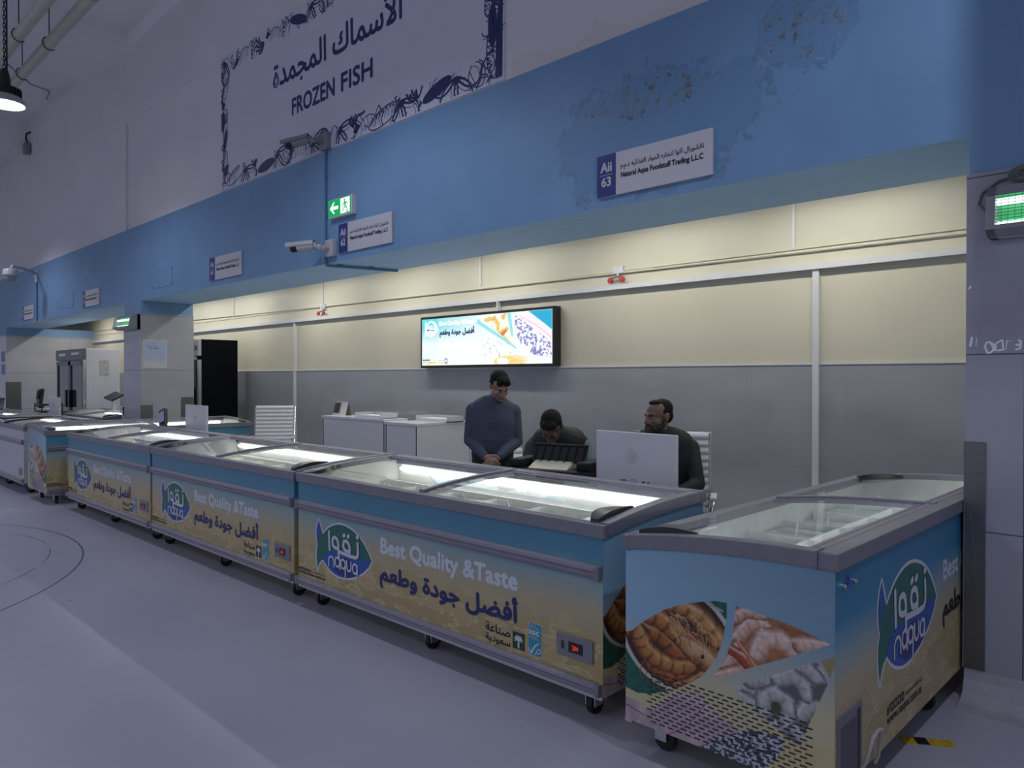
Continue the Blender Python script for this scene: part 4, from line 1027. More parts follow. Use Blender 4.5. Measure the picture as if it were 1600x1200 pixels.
def weed(cx, cz, s, rot):
    for q in range(5):
        a = rot+math.pi/2+(q-2)*0.32; P = [(cx+math.cos(a+0.3*math.sin(i))*s*0.09*i, cz+math.sin(a+0.3*math.sin(i))*s*0.09*i) for i in range(9)]
        sk(P, [0.018*math.sin(0.35+i/3.2) for i in range(9)])
def shell(cx, cz, s, rot):
    o = arc(cx, cz, s*0.2, s*0.24, rot, rot+math.pi*2, 14); sk(o, 0.007)
    for k in range(0, 14, 2): sk([(cx, cz-s*0.2), o[k]], 0.005)
fns = [octopus, prawn, lambda a, b, c, d: fish(a, b, c, d, False), weed, shell, lambda a, b, c, d: fish(a, b, c*0.8, d, True)]
u = 0.15; k = 0
while u < bw:
    fns[[1, 2, 0, 3, 5, 0, 4, 1, 0, 2, 0, 3][k % 12]](u, 0.11+rb.uniform(-.02, .03), 0.50, rb.uniform(-.3, 1.0)); u += 0.25; k += 1
u = 0.12
while u < bw:
    fns[[3, 1, 2, 5, 0, 4, 1, 2][k % 8]](u, bh-0.12+rb.uniform(-.02, .02), 0.46, rb.uniform(-.5, 1.8)); u += 0.25; k += 1
v = 0.3
while v < bh-0.2:
    fns[[5, 2, 4, 3, 2, 1][k % 6]](0.12, v, 0.36, 1.3+rb.uniform(-.2, .3)); fns[[2, 5, 0, 2, 1][k % 5]](bw-0.13, v, 0.42, 1.45+rb.uniform(-.3, .3)); v += 0.15; k += 1
clip_poly([(bw-0.235, 1.05), (bw-0.03, 1.08), (bw-0.10, 0.98), (bw-0.12, 0.72), (bw-0.16, 0.95)])
clip_poly([(bw-0.10, 0.03), (bw-0.02, 0.03), (bw-0.012, 0.75), (bw-0.05, 0.72), (bw-0.085, 0.45)])
clip_poly([(0.01, 0.95), (0.09, 0.97), (0.10, 0.80), (0.06, 0.70), (0.015, 0.74)])
mb.build('border_drawing', NAVY, bt)

# ================================================================== LIGHT BOX ON THE BACK WALL
def lightbox_picture(nu=330, nv=96):
    U, V = np.meshgrid(np.arange(nu+1)/nu*2.17, np.arange(nv+1)/nv*0.585, indexing='ij')
    img = np.ones(U.shape+(3,))*np.array([0.95, 0.99, 1.0])
    k = np.clip((V-0.27)/0.2, 0, 1)*np.clip(1.25-U, 0.12, 1); k = k + 0.12*(U < 0.3)
    img = img*(1-k[..., None]*0.9) + np.array([0.12, 0.72, 0.80])*k[..., None]*0.9
    al = np.ones(U.shape, bool)
    b = inpoly(U, V, [(1.03, 0.55), (1.08, 0.50), (1.62, 0.22), (1.66, 0.16), (1.00, 0.49)]); img[b] = (0.30, 0.78, 0.82)
    b = inpoly(U, V, [(1.50, 0.585), (1.56, 0.585), (1.60, 0.30), (1.56, 0.33)]); img[b] = (0.30, 0.78, 0.82)
    b = inpoly(U, V, [(1.82, 0.585), (2.17, 0.585), (2.17, 0.36), (2.05, 0.44)]); img[b] = (0.0, 0.42, 0.68)
    sh = inpoly(U, V, [(1.06, 0.56), (1.20, 0.585), (1.50, 0.585), (1.56, 0.34), (1.64, 0.19)])
    img[sh] = (1.0, 0.93, 0.82)
    for p in [[(1.14, 0.50), (1.22, 0.53), (1.28, 0.52)], [(1.30, 0.53), (1.36, 0.46), (1.35, 0.38), (1.30, 0.36)], [(1.24, 0.42), (1.32, 0.36), (1.42, 0.33)], [(1.36, 0.34), (1.44, 0.38), (1.50, 0.40)], [(1.44, 0.31), (1.50, 0.26), (1.58, 0.20)], [(1.44, 0.54), (1.47, 0.58)]]:
        worm(U, V, img, sh, p, 0.030, 0.022, (0.95, 0.62, 0.12), (1.0, 0.72, 0.30), 6, 0.4)
    worm(U, V, img, sh, [(1.36, 0.31), (1.42, 0.34), (1.48, 0.38)], 0.035, 0.02, (0.80, 0.16, 0.02), (0.9, 0.4, 0.1), 4, 0.3)
    f = inpoly(U, V, [(1.58, 0.585), (1.70, 0.50), (1.82, 0.46), (2.00, 0.36), (2.17, 0.20), (2.17, 0.06), (1.9, 0.10), (1.72, 0.22), (1.62, 0.36)])
    img[f] = (0.92, 0.94, 1.0); n = vnoise(U, V, 60)*0.6+vnoise(U, V, 31)*0.4
    m = f & (n > 0.56) & (U > 1.60+0.2*(0.585-V)); img[m] = (0.25, 0.25, 0.55)
    f2 = inpoly(U, V, [(1.66, 0.55), (1.78, 0.585), (2.02, 0.46), (2.17, 0.34), (2.17, 0.23), (2.0, 0.33), (1.82, 0.43)])
    img[f2] = (0.98, 0.90, 0.94); worm(U, V, img, f2, [(1.7, 0.53), (1.95, 0.42), (2.17, 0.27)], 0.008, 0.008, (0.92, 0.60, 0.75), (0.95, 0.8, 0.86))
    for q in range(26):
        a = q*0.24; worm(U, V, img, al, [(1.52+0.24*math.cos(a)*0.5-0.1, 0.03+0.05*math.sin(a)), (1.58+0.30*math.cos(a+.5)*0.8, 0.04+0.065*math.sin(a+.6))], 0.010, 0.004, (0.98, 0.62+0.1*(q % 3), 0.20), (1.0, 0.8, 0.4))
    for q in range(16):
        x = 1.10+0.45*_rng.rand(); y = 0.10+0.25*_rng.rand()*(1-(x-1.1)); worm(U, V, img, al, [(x, y), (x+0.015, y-0.02)], 0.008, 0.003, (0.40, 0.40, 0.42), (0.8, 0.8, 0.85))
    worm(U, V, img, al, [(0.10, 0.01), (0.18, 0.035), (0.28, 0.03)], 0.03, 0.02, (1.0, 0.90, 0.35), (1.0, 0.97, 0.75))
    worm(U, V, img, al, [(0.34, 0.02), (0.50, 0.02)], 0.02, 0.02, (1.0, 0.96, 0.70), (1.0, 0.98, 0.85))
    return nu, nv, img
LBM = attr_mat('light_box_print', 0.3, 1.0)
lb = thing('light_box', 'lit black-framed advertising light box on the cream back wall', 'light box', (-7.25, YB-0.013, 1.668))
MB().box(0, 2.20, -0.10, 0, 0, 0.625).build('case', BLACK, lb, bevel=0.004)
nu, nv, img = lightbox_picture()
sc = grid_mesh('screen', nu, nv, img, lambda a, b: np.stack([0.03+a*2.14, np.full(a.shape, -0.1012), 0.03+b*0.565], -1), LBM, lb)
fl = lambda u, v, e=0: (u, -0.102-e, v)
LW = mat('light_box_white', (0.8, 0.8, 0.8), 0.4, emit=(1, 1, 1), es=1.05); LC = mat('light_box_teal', (0.1, 0.4, 0.45), 0.4, emit=(0.05, 0.50, 0.58), es=1.0)
LB_ = mat('light_box_blue', (0.02, 0.1, 0.4), 0.4, emit=(0.01, 0.13, 0.55), es=0.7); LN = mat('light_box_navy', (0.01, 0.03, 0.1), 0.4, emit=(0.01, 0.05, 0.14), es=0.5)
mb = MB(); mb.mi(0).poly2([[(0.09+p[0]*0.25, 0.375+p[1]*0.36) for p in LOGO['outline']]], fl)
mb.mi(1).poly2([[(0.20+0.075*math.cos(a/20*6.283), 0.475+0.075*math.sin(a/20*6.283)) for a in range(20)]], lambda u, v: fl(u, v, .0005))
mb.mi(2).poly2([[(0.20+0.074*math.cos(a/20*6.283), 0.474+0.074*math.sin(a/20*6.283)) for a in range(10, 21)]], lambda u, v: fl(u, v, .0008))
mb.mi(0)
for key in ('alef', 'waw', 'noon', 'qaf', 'n', 'a1', 'q', 'u', 'a2'): mb.stroke([(0.09+p[0]*0.24-0.005, 0.378+p[1]*0.34) for p in LOGO[key]], 0.010, lambda u, v: fl(u, v, .0012))
mb.build('logo', [LW, LC, LB_], lb)
mb = MB(); text(mb, arabic('أفضل جودة وطعم'), 0.37, 0.98, 0.365, 0.475, fl, 0.010); mb.build('arabic_lettering', LN, lb)
mb = MB(); text(mb, 'Best Quality &Taste', 0.365, 0.975, 0.495, 0.555, fl, 0.004); mb.build('slogan_lettering', LW, lb)
mb = MB()
for i in range(5): mb.poly2([[(0.05+i*0.028, 0.085), (0.07+i*0.028, 0.085), (0.07+i*0.028, 0.105), (0.05+i*0.028, 0.105)]], fl)
mb.build('social_icons', LN, lb)
mb = MB()
mb.poly2([[(0.46, 0.05), (0.51, 0.05), (0.51, 0.11), (0.46, 0.11)], [(0.47, 0.06), (0.47, 0.10), (0.50, 0.10), (0.50, 0.06)]], fl)
text(mb, arabic('صناعة'), 0.35, 0.445, 0.082, 0.102, fl); text(mb, arabic('سعودية'), 0.35, 0.445, 0.052, 0.074, fl); mb.build('small_lettering', LN, lb)
mb = MB(); text(mb, 'www.naqua.com.sa', 0.05, 0.29, 0.055, 0.068, fl); mb.build('web_lettering', LN, lb)

# ================================================================== FLY KILLERS
FLYG = mat('uv_green', (0.02, 0.2, 0.06), 0.4, emit=(0.05, 0.55, 0.20), es=0.45)
TUBEM = mat('uv_tube', (0.8, 0.9, 0.85), 0.4, emit=(0.75, 1.0, 0.90), es=3.0)
FLYB = mat('fly_killer_grey', (0.30, 0.30, 0.33), 0.4, noise=0.04)
def fly_killer(label, loc, w, h, d):
    t = thing('fly_killer', label, 'fly killer', loc, 0, 'lit insect killers on the columns')
    mb = MB(); b = 0.045
    mb.box(0, w, -d*0.25, 0, 0, h)                                  # back box
    P = [(0, 0), (-d*0.55, 0.0), (-d, 0.030), (-d*0.82, h-0.05), (-d*0.5, h), (0, h)]
    for x0, x1 in ((0, 0.035), (w-0.035, w)):
        A = [(x0, y, z) for y, z in P]; B = [(x1, y, z) for y, z in P]
        mb.strip(A+[A[0]], B+[B[0]]); mb.face(A); mb.face(list(reversed(B)))
    mb.strip([(0, -d*0.3, 0.001), (w, -d*0.3, 0.001)], [(0, -d*0.55, 0.0), (w, -d*0.55, 0.0)]); mb.strip([(0, -d*0.55, 0), (w, -d*0.55, 0)], [(0, -d, 0.03), (w, -d, 0.03)])
    mb.strip([(0, -d*0.82, h-0.05), (w, -d*0.82, h-0.05)], [(0, -d*0.5, h), (w, -d*0.5, h)]); mb.strip([(0, -d*0.5, h), (w, -d*0.5, h)], [(0, 0, h), (w, 0, h)])
    mb.strip([(0, -d, 0.03), (w, -d, 0.03)], [(0, -d*0.985, 0.05), (w, -d*0.985, 0.05)])
    mb.build('housing', FLYB, t)
    MB().box(0.036, w-0.036, -d*0.27, -d*0.255, 0.02, h-0.03).build('reflector', FLYG, t)
    for z in (0.055, h-0.075):
        MB().tube([(0.04, -d*0.55, z), (w-0.04, -d*0.55, z)], 0.016, 12).build('lamp_tube', TUBEM, t, smooth=True)
    mb = MB(); yz = lambda s_: (-d*0.985+d*0.17*s_, 0.045+(h-0.09)*s_)
    for k in range(11):
        y, z = yz(k/10); mb.tube([(0.036, y, z), (w-0.036, y, z)], 0.0017, 5)
    n = int(w/0.03)
    for k in range(n+1):
        x = 0.036+(w-0.072)*k/n; a, b_ = yz(0), yz(1); mb.tube([(x, a[0], a[1]), (x, b_[0], b_[1])], 0.0014, 5)
    mb.build('guard_grid', mat('grid_wire', (0.35, 0.42, 0.36), 0.4, 0.6), t)
    return t
fly_killer('large lit insect killer with green tubes on the dark right-hand column', (-0.835, YC-0.0125, 2.195), 0.46, 0.235, 0.12)
fly_killer('small lit insect killer with green tubes on the column beyond the row', (-12.52, YC-0.0125, 2.28), 0.72, 0.225, 0.16)
mb = MB()
for k in range(4): mb.tube([(-0.66+0.02*k+0.10*math.cos(a/12*6.283)*(1+.1*k), YC-0.05-0.008*k, 2.475+0.045*math.sin(a/12*6.283)) for a in range(13)], 0.006, 6)
mb.tube([(-0.72, YC-0.03, 2.475), (-0.80, YC-0.025, 2.465), (-0.87, YC-0.02, 2.42), (-0.885, YC-0.02, 2.37), (-0.86, YC-0.025, 2.34), (-0.835, YC-0.04, 2.36), (-0.83, YC-0.06, 2.385)], 0.006, 6)
tag(mb.build('power_cable', mat('cable_grey', (0.16, 0.16, 0.155), 0.5), smooth=True), 'grey cable coiled on top of the insect killer on the dark column', 'cable')
# scraped paint marks on the right column
mb = MB(); fp = lambda u, v: (-0.945+u, YC-0.0135, 1.65+v)
for P, w in (([(0.028, 0.052), (0.034, 0.090), (0.030, 0.060)], 0.010), ([(0.052, 0.05), (0.053, 0.088)], 0.004), ([(0.098, 0.018), (0.088, 0.045), (0.094, 0.065), (0.108, 0.068), (0.118, 0.05), (0.124, 0.030), (0.112, 0.018), (0.098, 0.016)], 0.009),
             ([(0.12, 0.03), (0.135, 0.062), (0.158, 0.075), (0.162, 0.03), (0.140, 0.026), (0.124, 0.03)], 0.008), ([(0.115, 0.06), (0.130, 0.045), (0.126, 0.03)], 0.014), ([(0.172, 0.03), (0.176, 0.072)], 0.005), ([(0.18, 0.068), (0.195, 0.072)], 0.003),
             ([(0.212, 0.030), (0.228, 0.034), (0.230, 0.068), (0.222, 0.072)], 0.009), ([(0.214, 0.05), (0.228, 0.052)], 0.011), ([(0.02, 0.325), (0.028, 0.335)], 0.008)): mb.stroke(P, w, fp)
tag(mb.build('scraped_paint', mat('scrape_white', (0.88, 0.88, 0.90), 0.6)), 'white scraped adhesive marks on the dark right-hand column tile', 'paint marks')
# faded notice on the reveal of the middle column
def attr_paper():
    nu, nv = 60, 60
    U, V = np.meshgrid(np.arange(nu+1)/nu, np.arange(nv+1)/nv, indexing='ij')
    img = np.ones(U.shape+(3,))*np.array([0.42, 0.50, 0.66]); n = vnoise(U, V, 9)
    k = np.clip((0.35-V)/0.25+n*0.6-0.3, 0, 1)[..., None]; img = img*(1-k)+np.array([0.60, 0.60, 0.56])*k
    k = (np.minimum(np.minimum(U, 1-U), np.minimum(V, 1-V)) < 0.04*n+0.012); img[k] = (0.62, 0.62, 0.60)
    for r, (a, b) in ((0.78, (0.15, 0.6)), (0.70, (0.25, 0.72)), (0.86, (0.3, 0.5))):
        m = (abs(V-r) < 0.018) & (U > a) & (U < b) & (vnoise(U, V, 40) > 0.4); img[m] = (0.22, 0.28, 0.42)
    return nu, nv, img
nu, nv, img = attr_paper()
g = grid_mesh('notice', nu, nv, img, lambda a, b: np.stack([np.full(a.shape, -11.7725)+0.0005, 4.10+a*0.345, 1.70+b*0.42], -1), attr_mat('notice_print', 0.5), None)
tag(g, 'faded blue paper notice stuck on the pale side of the column', 'notice')
for k, z in enumerate((1.62, 1.92)):
    t = MB().box(-20.72, -20.40, YC-0.016, YC-0.013, z, z+0.24).build('notice', mat('notice_blue', (0.16, 0.20, 0.42), 0.5, noise=0.3, scale=14))
    tag(t, ('lower' if k == 0 else 'upper') + ' blue notice on the front of the farthest column at the left edge', 'notice')

# ================================================================== FRIDGES
t = thing('display_fridge', 'tall black display fridge seen side-on behind the middle column', 'fridge', (-12.62, 5.0, 0), 0, 'upright fridges')
FB = mat('fridge_black', (0.004, 0.0045, 0.006), 0.6, spec=0.08)
MB().box(0, 0.67, 0.05, 0.66, 0.08, 2.17).build('cabinet', FB, t, bevel=0.008)
MB().box(0.0, 0.672, 0.0, 0.05, 1.90, 2.17).build('header', mat('header_grey', (0.45, 0.45, 0.45), 0.4), t, bevel=0.005)
mb = MB().box(0.0, 0.05, 0.0, 0.05, 0.25, 1.89).box(0.62, 0.672, 0.0, 0.05, 0.25, 1.89).box(0, 0.672, 0.0, 0.05, 1.84, 1.89).box(0, 0.672, 0, 0.05, 0.25, 0.32).build('door_frame', ALU, t)
MB().box(0.05, 0.62, 0.02, 0.03, 0.32, 1.84).build('door_glass', glass_mat('fridge_glass', (0.6, 0.6, 0.62)), t)
mb = MB(); text(mb, 'Sale', 0.36, 0.63, 1.99, 2.10, lambda u, v: (u, -0.0012, v), 0.006); mb.build('header_lettering', SIGNB, t)
mb = MB()
for z in (0.6, 0.95, 1.3): mb.box(0.06, 0.61, 0.06, 0.10, z, z+0.16)
mb.build('stock', mat('red_packets_glow', (0.5, 0.02, 0.06), 0.4, noise=0.5, scale=25, emit=(0.7, 0.02, 0.10), es=0.35), t)  # red glow is put into the packets; no lamp stands inside
for x in (0.08, 0.59):
    for y in (0.1, 0.58): MB().lathe([(0.02, 0), (0.02, 0.08)], 12, (x, y, 0)).build('foot', RUBBER, t)
t = thing('display_fridge', 'tall white fridge with two dark glass doors at the far left', 'fridge', (-17.95, 4.5, 0), 0, 'upright fridges')
MB().box(0, 1.85, 0.05, 0.66, 0.10, 2.12).build('cabinet', WBODY, t, bevel=0.01)
MB().box(0, 1.852, -0.01, 0.05, 1.90, 2.12).build('header', mat('header_dark', (0.10, 0.10, 0.11), 0.4), t, bevel=0.005)
mb = MB(); text(mb, 'FROZEN', 0.25, 0.75, 1.98, 2.05, lambda u, v: (u, -0.0115, v)) if False else mb.stroke([(0.25, 2.02), (0.7, 2.02)], 0.05, lambda u, v: (u, -0.0115, v), cap=False); mb.stroke([(1.1, 2.03), (1.6, 2.03)], 0.04, lambda u, v: (u, -0.0115, v), cap=False); mb.build('header_print', WHITE, t)
for k in range(2):
    x0 = 0.03+k*0.90
    mb = MB(); a, b, c, d = x0, x0+0.88, 0.20, 1.88
    for bx in ((a, a+0.07, c, d), (b-0.07, b, c, d), (a, b, c, c+0.08), (a, b, d-0.08, d)): mb.box(bx[0], bx[1], 0.0, 0.05, bx[2], bx[3])
    dr = mb.build('door', mat('door_grey', (0.07, 0.075, 0.08), 0.35), t)
    MB().box(a+0.07, b-0.07, 0.02, 0.028, c+0.08, d-0.08).build('door_glass', mat('dark_glass', (0.035, 0.04, 0.045), 0.08), dr)
    hx = b-0.10 if k == 0 else a+0.10
    MB().box(hx-0.05, hx+0.05, -0.05, 0.0, 0.95, 1.30).build('door_handle', BLACK, dr, bevel=0.012)
MB().box(1.78, 1.853, 0.0, 0.05, 0.1, 1.9).build('door_frame', ALU, t)
MB().box(1.85, 1.853, 0.28, 0.46, 1.58, 1.90).build('notice', mat('notice_grey', (0.36, 0.36, 0.37), 0.6, noise=0.3, scale=22), t)
for x in (0.1, 1.75):
    for y in (0.12, 0.58): MB().lathe([(0.02, 0), (0.02, 0.10)], 12, (x, y, 0)).build('foot', RUBBER, t)
fz = freezer('plain white chest freezer standing behind the counter before the white two-door fridge', 'plain white chest freezers', (-15.75, 3.95, 0), 0, WBODY, False, False, True, False)

# ================================================================== COUNTER, DESKS, CHAIRS
LAM = mat('white_laminate', (0.55, 0.55, 0.58), 0.35, noise=0.02)
def counter(x0, x1, h, label):
    t = thing('counter', label, 'counter', (x0, 4.9, 0), 0, 'white counters against the tiled wall')
    w = x1-x0; d = 0.85
    MB().box(0.006, w-0.006, 0, 0.02, 0.08, h-0.03).build('front_panel', LAM, t, bevel=0.002)
    for x in (0.0, w-0.024): MB().box(x, x+0.024, 0.0, d, 0.0, h-0.03).build('side_panel', LAM, t, bevel=0.002)
    MB().box(-0.004, w+0.004, -0.012, 0.32, h-0.03, h).build('counter_top', LAM, t, bevel=0.003)
    MB().box(0.025, w-0.025, 0.32, d, 0.72, 0.745).build('work_surface', LAM, t, bevel=0.002)
    MB().box(0.025, w-0.025, 0.02, 0.06, 0, 0.08).build('plinth', RIM, t)
    if w < 1.0: MB().box(0.0, w+0.002, 0.30, d, h-0.028, h-0.002).build('return_top', LAM, t, bevel=0.002)
    return t
counter(-8.06, -6.775, 1.085, 'long white counter under the tiled wall, left of a narrower one')
counter(-6.765, -6.20, 1.062, 'narrow white counter end unit beside the man in the dark blue sweater')
for lx, w, lb in ((-7.15, 0.55, 'white paper tray on the narrow counter, nearest the standing man'), (-7.95, 0.5, 'white paper tray lying on the long counter by the calendar')):
    t = thing('paper_tray', lb, 'tray', (lx+0.42 if w > .5 else lx+0.55, 4.93 if w < .52 else 5.3, 1.085 if w < .52 else 1.062), 0)
    MB().box(0, w, 0, 0.25, 0, 0.006).box(0, w, 0.244, 0.25, 0, 0.06).box(0, 0.006, 0, 0.25, 0, 0.06).box(w-0.006, w, 0, 0.25, 0, 0.06).build('tray', LAM, t)
    MB().box(0.03, w-0.03, 0.02, 0.23, 0.006, 0.03).build('paper_stack', mat('paper', (0.66, 0.66, 0.64), 0.7, noise=0.05, scale=60), t)
t = thing('desk_calendar', 'small folded desk calendar with a dark picture on the long white counter', 'calendar', (-8.03, 5.02, 1.085), R(8))
mb = MB(); mb.face([(0, 0, 0), (0.24, 0, 0), (0.24, 0.05, 0.17), (0, 0.05, 0.17)]); mb.build('front_page', mat('card_white', (0.62, 0.61, 0.58), 0.6), t)
mb = MB(); mb.face([(0, 0.10, 0), (0.24, 0.10, 0), (0.24, 0.05, 0.17), (0, 0.05, 0.17)]); mb.build('back_page', mat('card_tan', (0.38, 0.28, 0.18), 0.6), t)
mb = MB(); mb.face([(0.012, 0.003, 0.03), (0.12, 0.003, 0.03), (0.12, 0.040, 0.155), (0.012, 0.040, 0.155)]); o = mb.build('picture', mat('picture_dark', (0.08, 0.05, 0.03), 0.5, noise=0.8, scale=18), t); o.location = (0, -0.003, 0)
mb = MB()
for k in range(12): mb.tube([(0.015+k*0.019+0.0, 0.05+0.012*math.cos(a), 0.168+0.012*math.sin(a)) for a in (0, 1.57, 3.14, 4.7, 6.28)], 0.002, 5)
mb.build('binding', ALU, t)

def desk(label, x0, x1, y0=3.53, y1=4.15):
    t = thing('desk', label, 'desk', (x0, y0, 0), 0, 'white desks behind the freezer row'); w, d = x1-x0, y1-y0
    MB().box(0, w, 0, d, 0.712, 0.74).build('desk_top', LAM, t, bevel=0.003)
    for x in (0.02, w-0.05): MB().box(x, x+0.03, 0.03, d-0.03, 0, 0.712).build('side_panel', LAM, t)
    MB().box(0.05, w-0.05, 0.04, 0.058, 0.25, 0.712).build('modesty_panel', LAM, t)
    p = MB().box(w-0.48, w-0.055, 0.10, d-0.04, 0.10, 0.70).build('drawer_unit', LAM, t, bevel=0.003)
    for k in range(3): MB().box(w-0.47, w-0.065, d-0.042, d-0.022, 0.12+k*0.192, 0.30+k*0.192).build('drawer', LAM, p, bevel=0.002)
desk('white desk under the printer and the large monitor', -4.35, -2.37)
desk('white desk behind the left end of the row, under the farther monitor', -10.1, -8.45)
desk('white desk of the next stall, behind the plain white freezers', -15.75, -13.6, 3.42, 3.9)

def computer(label, cx, y, zb, w=0.606, h=0.36, rz=0.0, badge=True):
    t = thing('monitor', label, 'monitor', (cx, y, zb), rz, 'white all-in-one computers')
    MW = mat('monitor_white', (0.56, 0.56, 0.59), 0.35)
    z1 = 1.215-zb; z0 = z1-h
    MB().box(-w/2, w/2, 0, 0.028, z0, z1).build('back_shell', MW, t, bevel=0.005)
    MB().box(-w/2+0.006, w/2-0.006, 0.028, 0.032, z0+0.02, z1-0.006).build('screen', mat('screen_dark', (0.02, 0.02, 0.025), 0.1), t)
    MB().box(-0.07, 0.07, -0.001, 0.001, z1-0.03, z1-0.004).build('camera_cover', MW, t)
    MB().tube([(0, 0.0, z0+0.06), (0, -0.05, z0+0.06), (0, -0.055, z0-0.05), (0, -0.05, 0.02)], 0.022, 12).build('stand', ALU, t, smooth=True)
    MB().box(-0.13, 0.13, -0.14, 0.10, 0, 0.014).build('base', MW, t, bevel=0.005)
    fr = lambda u, v: (u, -0.0012, v)
    if badge:
        mb = MB(); C_ = (-0.02, z0+h*0.60); mb.stroke([(C_[0]+0.042*math.cos(a/24*6.283), C_[1]+0.042*math.sin(a/24*6.283)) for a in range(25)], 0.004, fr, cap=False)
        x, z = C_
        mb.stroke([(x-0.022, z-0.034), (x-0.004, z+0.036)], 0.006, fr, cap=False); mb.stroke([(x-0.010, z+0.012), (x+0.000, z+0.015), (x-0.004, z-0.022)], 0.006, fr, cap=False)
        mb.stroke([(x+0.014, z+0.014), (x+0.001, z-0.040)], 0.006, fr, cap=False); mb.stroke([(x+0.014, z+0.014), (x+0.026, z+0.014), (x+0.020, z-0.020), (x+0.006, z-0.020)], 0.006, fr, cap=False)
        mb.build('logo', mat('monitor_badge', (0.47, 0.47, 0.50), 0.2), t)
    mb = MB()
    for k, (x, ww) in enumerate(((-0.105, 0.006), (-0.085, 0.010), (-0.07, 0.008), (0.06, 0.022), (0.10, 0.014))): mb.box(x, x+ww, -0.0015, 0, z0+0.055, z0+0.068)
    mb.box(0.10, 0.14, -0.0015, 0, z0+0.03, z0+0.035); mb.build('port', INK, t)
    MB().tube([(-0.07, -0.004, z0+0.055), (-0.075, -0.03, z0+0.02), (-0.06, -0.03, z0-0.05), (-0.05, 0.02, 0.01)], 0.004, 6).tube([(0.07, -0.004, z0+0.06), (0.05, -0.03, z0+0.03), (0.03, -0.04, z0-0.02), (0.02, -0.03, 0.02)], 0.004, 6).build('cable', mat('cable_white', (0.5, 0.5, 0.5), 0.5), t, smooth=True)
    return t
computer('white monitor seen from behind at the right, in front of the bearded man', -2.63, 3.75, 0.74, rz=R(-3))
computer('white monitor seen from behind on the desk behind the left end of the row', -9.05, 3.75, 0.74)
computer('small white monitor seen from behind past the plain white freezers, far left', -14.52, 3.60, 0.74)

CHW = mat('chair_white', (0.60, 0.60, 0.61), 0.45, noise=0.02); CHB = mat('chair_black', (0.012, 0.012, 0.014), 0.5)
def chair(label, loc, rz, m=CHW, top=1.16, group='ribbed white office chairs'):
    t = thing('office_chair', label, 'chair', loc, rz, group)
    zs = 0.47
    mb = MB(); n = 11; W_ = 0.255                                    # back: curved ribbed pad, front faces -y
    def prof(s_): return (0.20 + 0.10*s_**1.5 + 0.02*math.sin(s_*3), zs+0.10+(top-zs-0.10)*s_)
    P = []
    for k in range(n):
        for j in range(5):
            s_ = (k+j/5)/n; y, z = prof(s_); bulge = 0.016*math.sin(math.pi*j/5)
            P.append((y-0.012-bulge, z, y+0.012+bulge))
    y, z = prof(1); P.append((y-0.012, z, y+0.012))
    A = [(-W_, a, z) for a, z, b in P]; B = [(W_, a, z) for a, z, b in P]; C_ = [(W_, b, z) for a, z, b in P]; D_ = [(-W_, b, z) for a, z, b in P]
    mb.strip(B, A); mb.strip(C_, B); mb.strip(D_, C_); mb.strip(A, D_); mb.face([A[0], B[0], C_[0], D_[0]]); mb.face([A[-1], D_[-1], C_[-1], B[-1]])
    mb.build('backrest', m, t)
    mb = MB(); P = []
    for k in range(8):
        for j in range(4):
            s_ = (k+j/4)/8; P.append((-0.27+0.47*s_, 0.014*math.sin(math.pi*j/4) - (0.03*(1-s_*5)**2 if s_ < 0.2 else 0)))
    A = [(-W_, y, zs+0.02+b) for y, b in P]; B = [(W_, y, zs+0.02+b) for y, b in P]; C_ = [(W_, y, zs-0.02+min(b, 0)) for y, b in P]; D_ = [(-W_, y, zs-0.02+min(b, 0)) for y, b in P]
    mb.strip(A, B); mb.strip(B, C_); mb.strip(C_, D_); mb.strip(D_, A); mb.face([A[0], D_[0], C_[0], B[0]]); mb.face([A[-1], B[-1], C_[-1], D_[-1]]); mb.build('seat', m, t)
    for sx in (-1, 1):
        x = sx*(W_+0.012)
        mb = MB().tube([(x, -0.28, zs), (x, 0.10, zs), (x, 0.20, zs+0.08)] + [(x, prof(k/6)[0]+0.01, prof(k/6)[1]) for k in range(1, 7)], 0.012, 8); mb.build('side_frame', CHROME, t, smooth=True)
        mb = MB().tube([(x, 0.20, zs+0.27), (x+sx*0.03, 0.12, zs+0.26), (x+sx*0.03, -0.10, zs+0.24), (x+sx*0.02, -0.14, zs+0.18), (x, -0.12, zs)], 0.013, 8); ar = mb.build('armrest', CHROME, t, smooth=True)
        MB().box(x+sx*0.03-0.022, x+sx*0.03+0.022, -0.11, 0.12, zs+0.250, zs+0.272).build('arm_pad', m, ar, bevel=0.006)
    MB().box(-W_-0.02, W_+0.02, prof(1)[0]-0.012, prof(1)[0]+0.03, top-0.012, top+0.006).build('top_bar', CHROME, t, bevel=0.005)
    MB().lathe([(0.028, 0.10), (0.028, 0.30), (0.02, 0.30), (0.02, zs-0.04), (0.07, zs-0.035), (0.07, zs-0.02)], 14).build('gas_lift', CHROME, t, smooth=True)
    for k in range(5):
        a = k*2*math.pi/5+0.3; c, s_ = math.cos(a), math.sin(a)
        b = MB().tube([(0, 0, 0.11), (0.15*c, 0.15*s_, 0.10), (0.30*c, 0.30*s_, 0.075)], [0.03, 0.024, 0.016], 8).build('base_arm', CHROME, t, smooth=True)
        MB().lathe([(0.018, -0.02), (0.028, -0.018), (0.028, 0.018), (0.018, 0.02)], 14, (0.30*c, 0.30*s_, 0.028), 'x').tube([(0.30*c, 0.30*s_, 0.03), (0.30*c, 0.30*s_, 0.075)], 0.008, 6).build('castor', BLACK, b)
    return t
chair('white ribbed office chair standing alone by the tiled wall, left of the white counter', (-9.45, 4.95, 0), R(52), top=1.155)
chair('white ribbed office chair behind the standing man in the blue sweater', (-4.90, 4.93, 0), R(66), top=1.22)
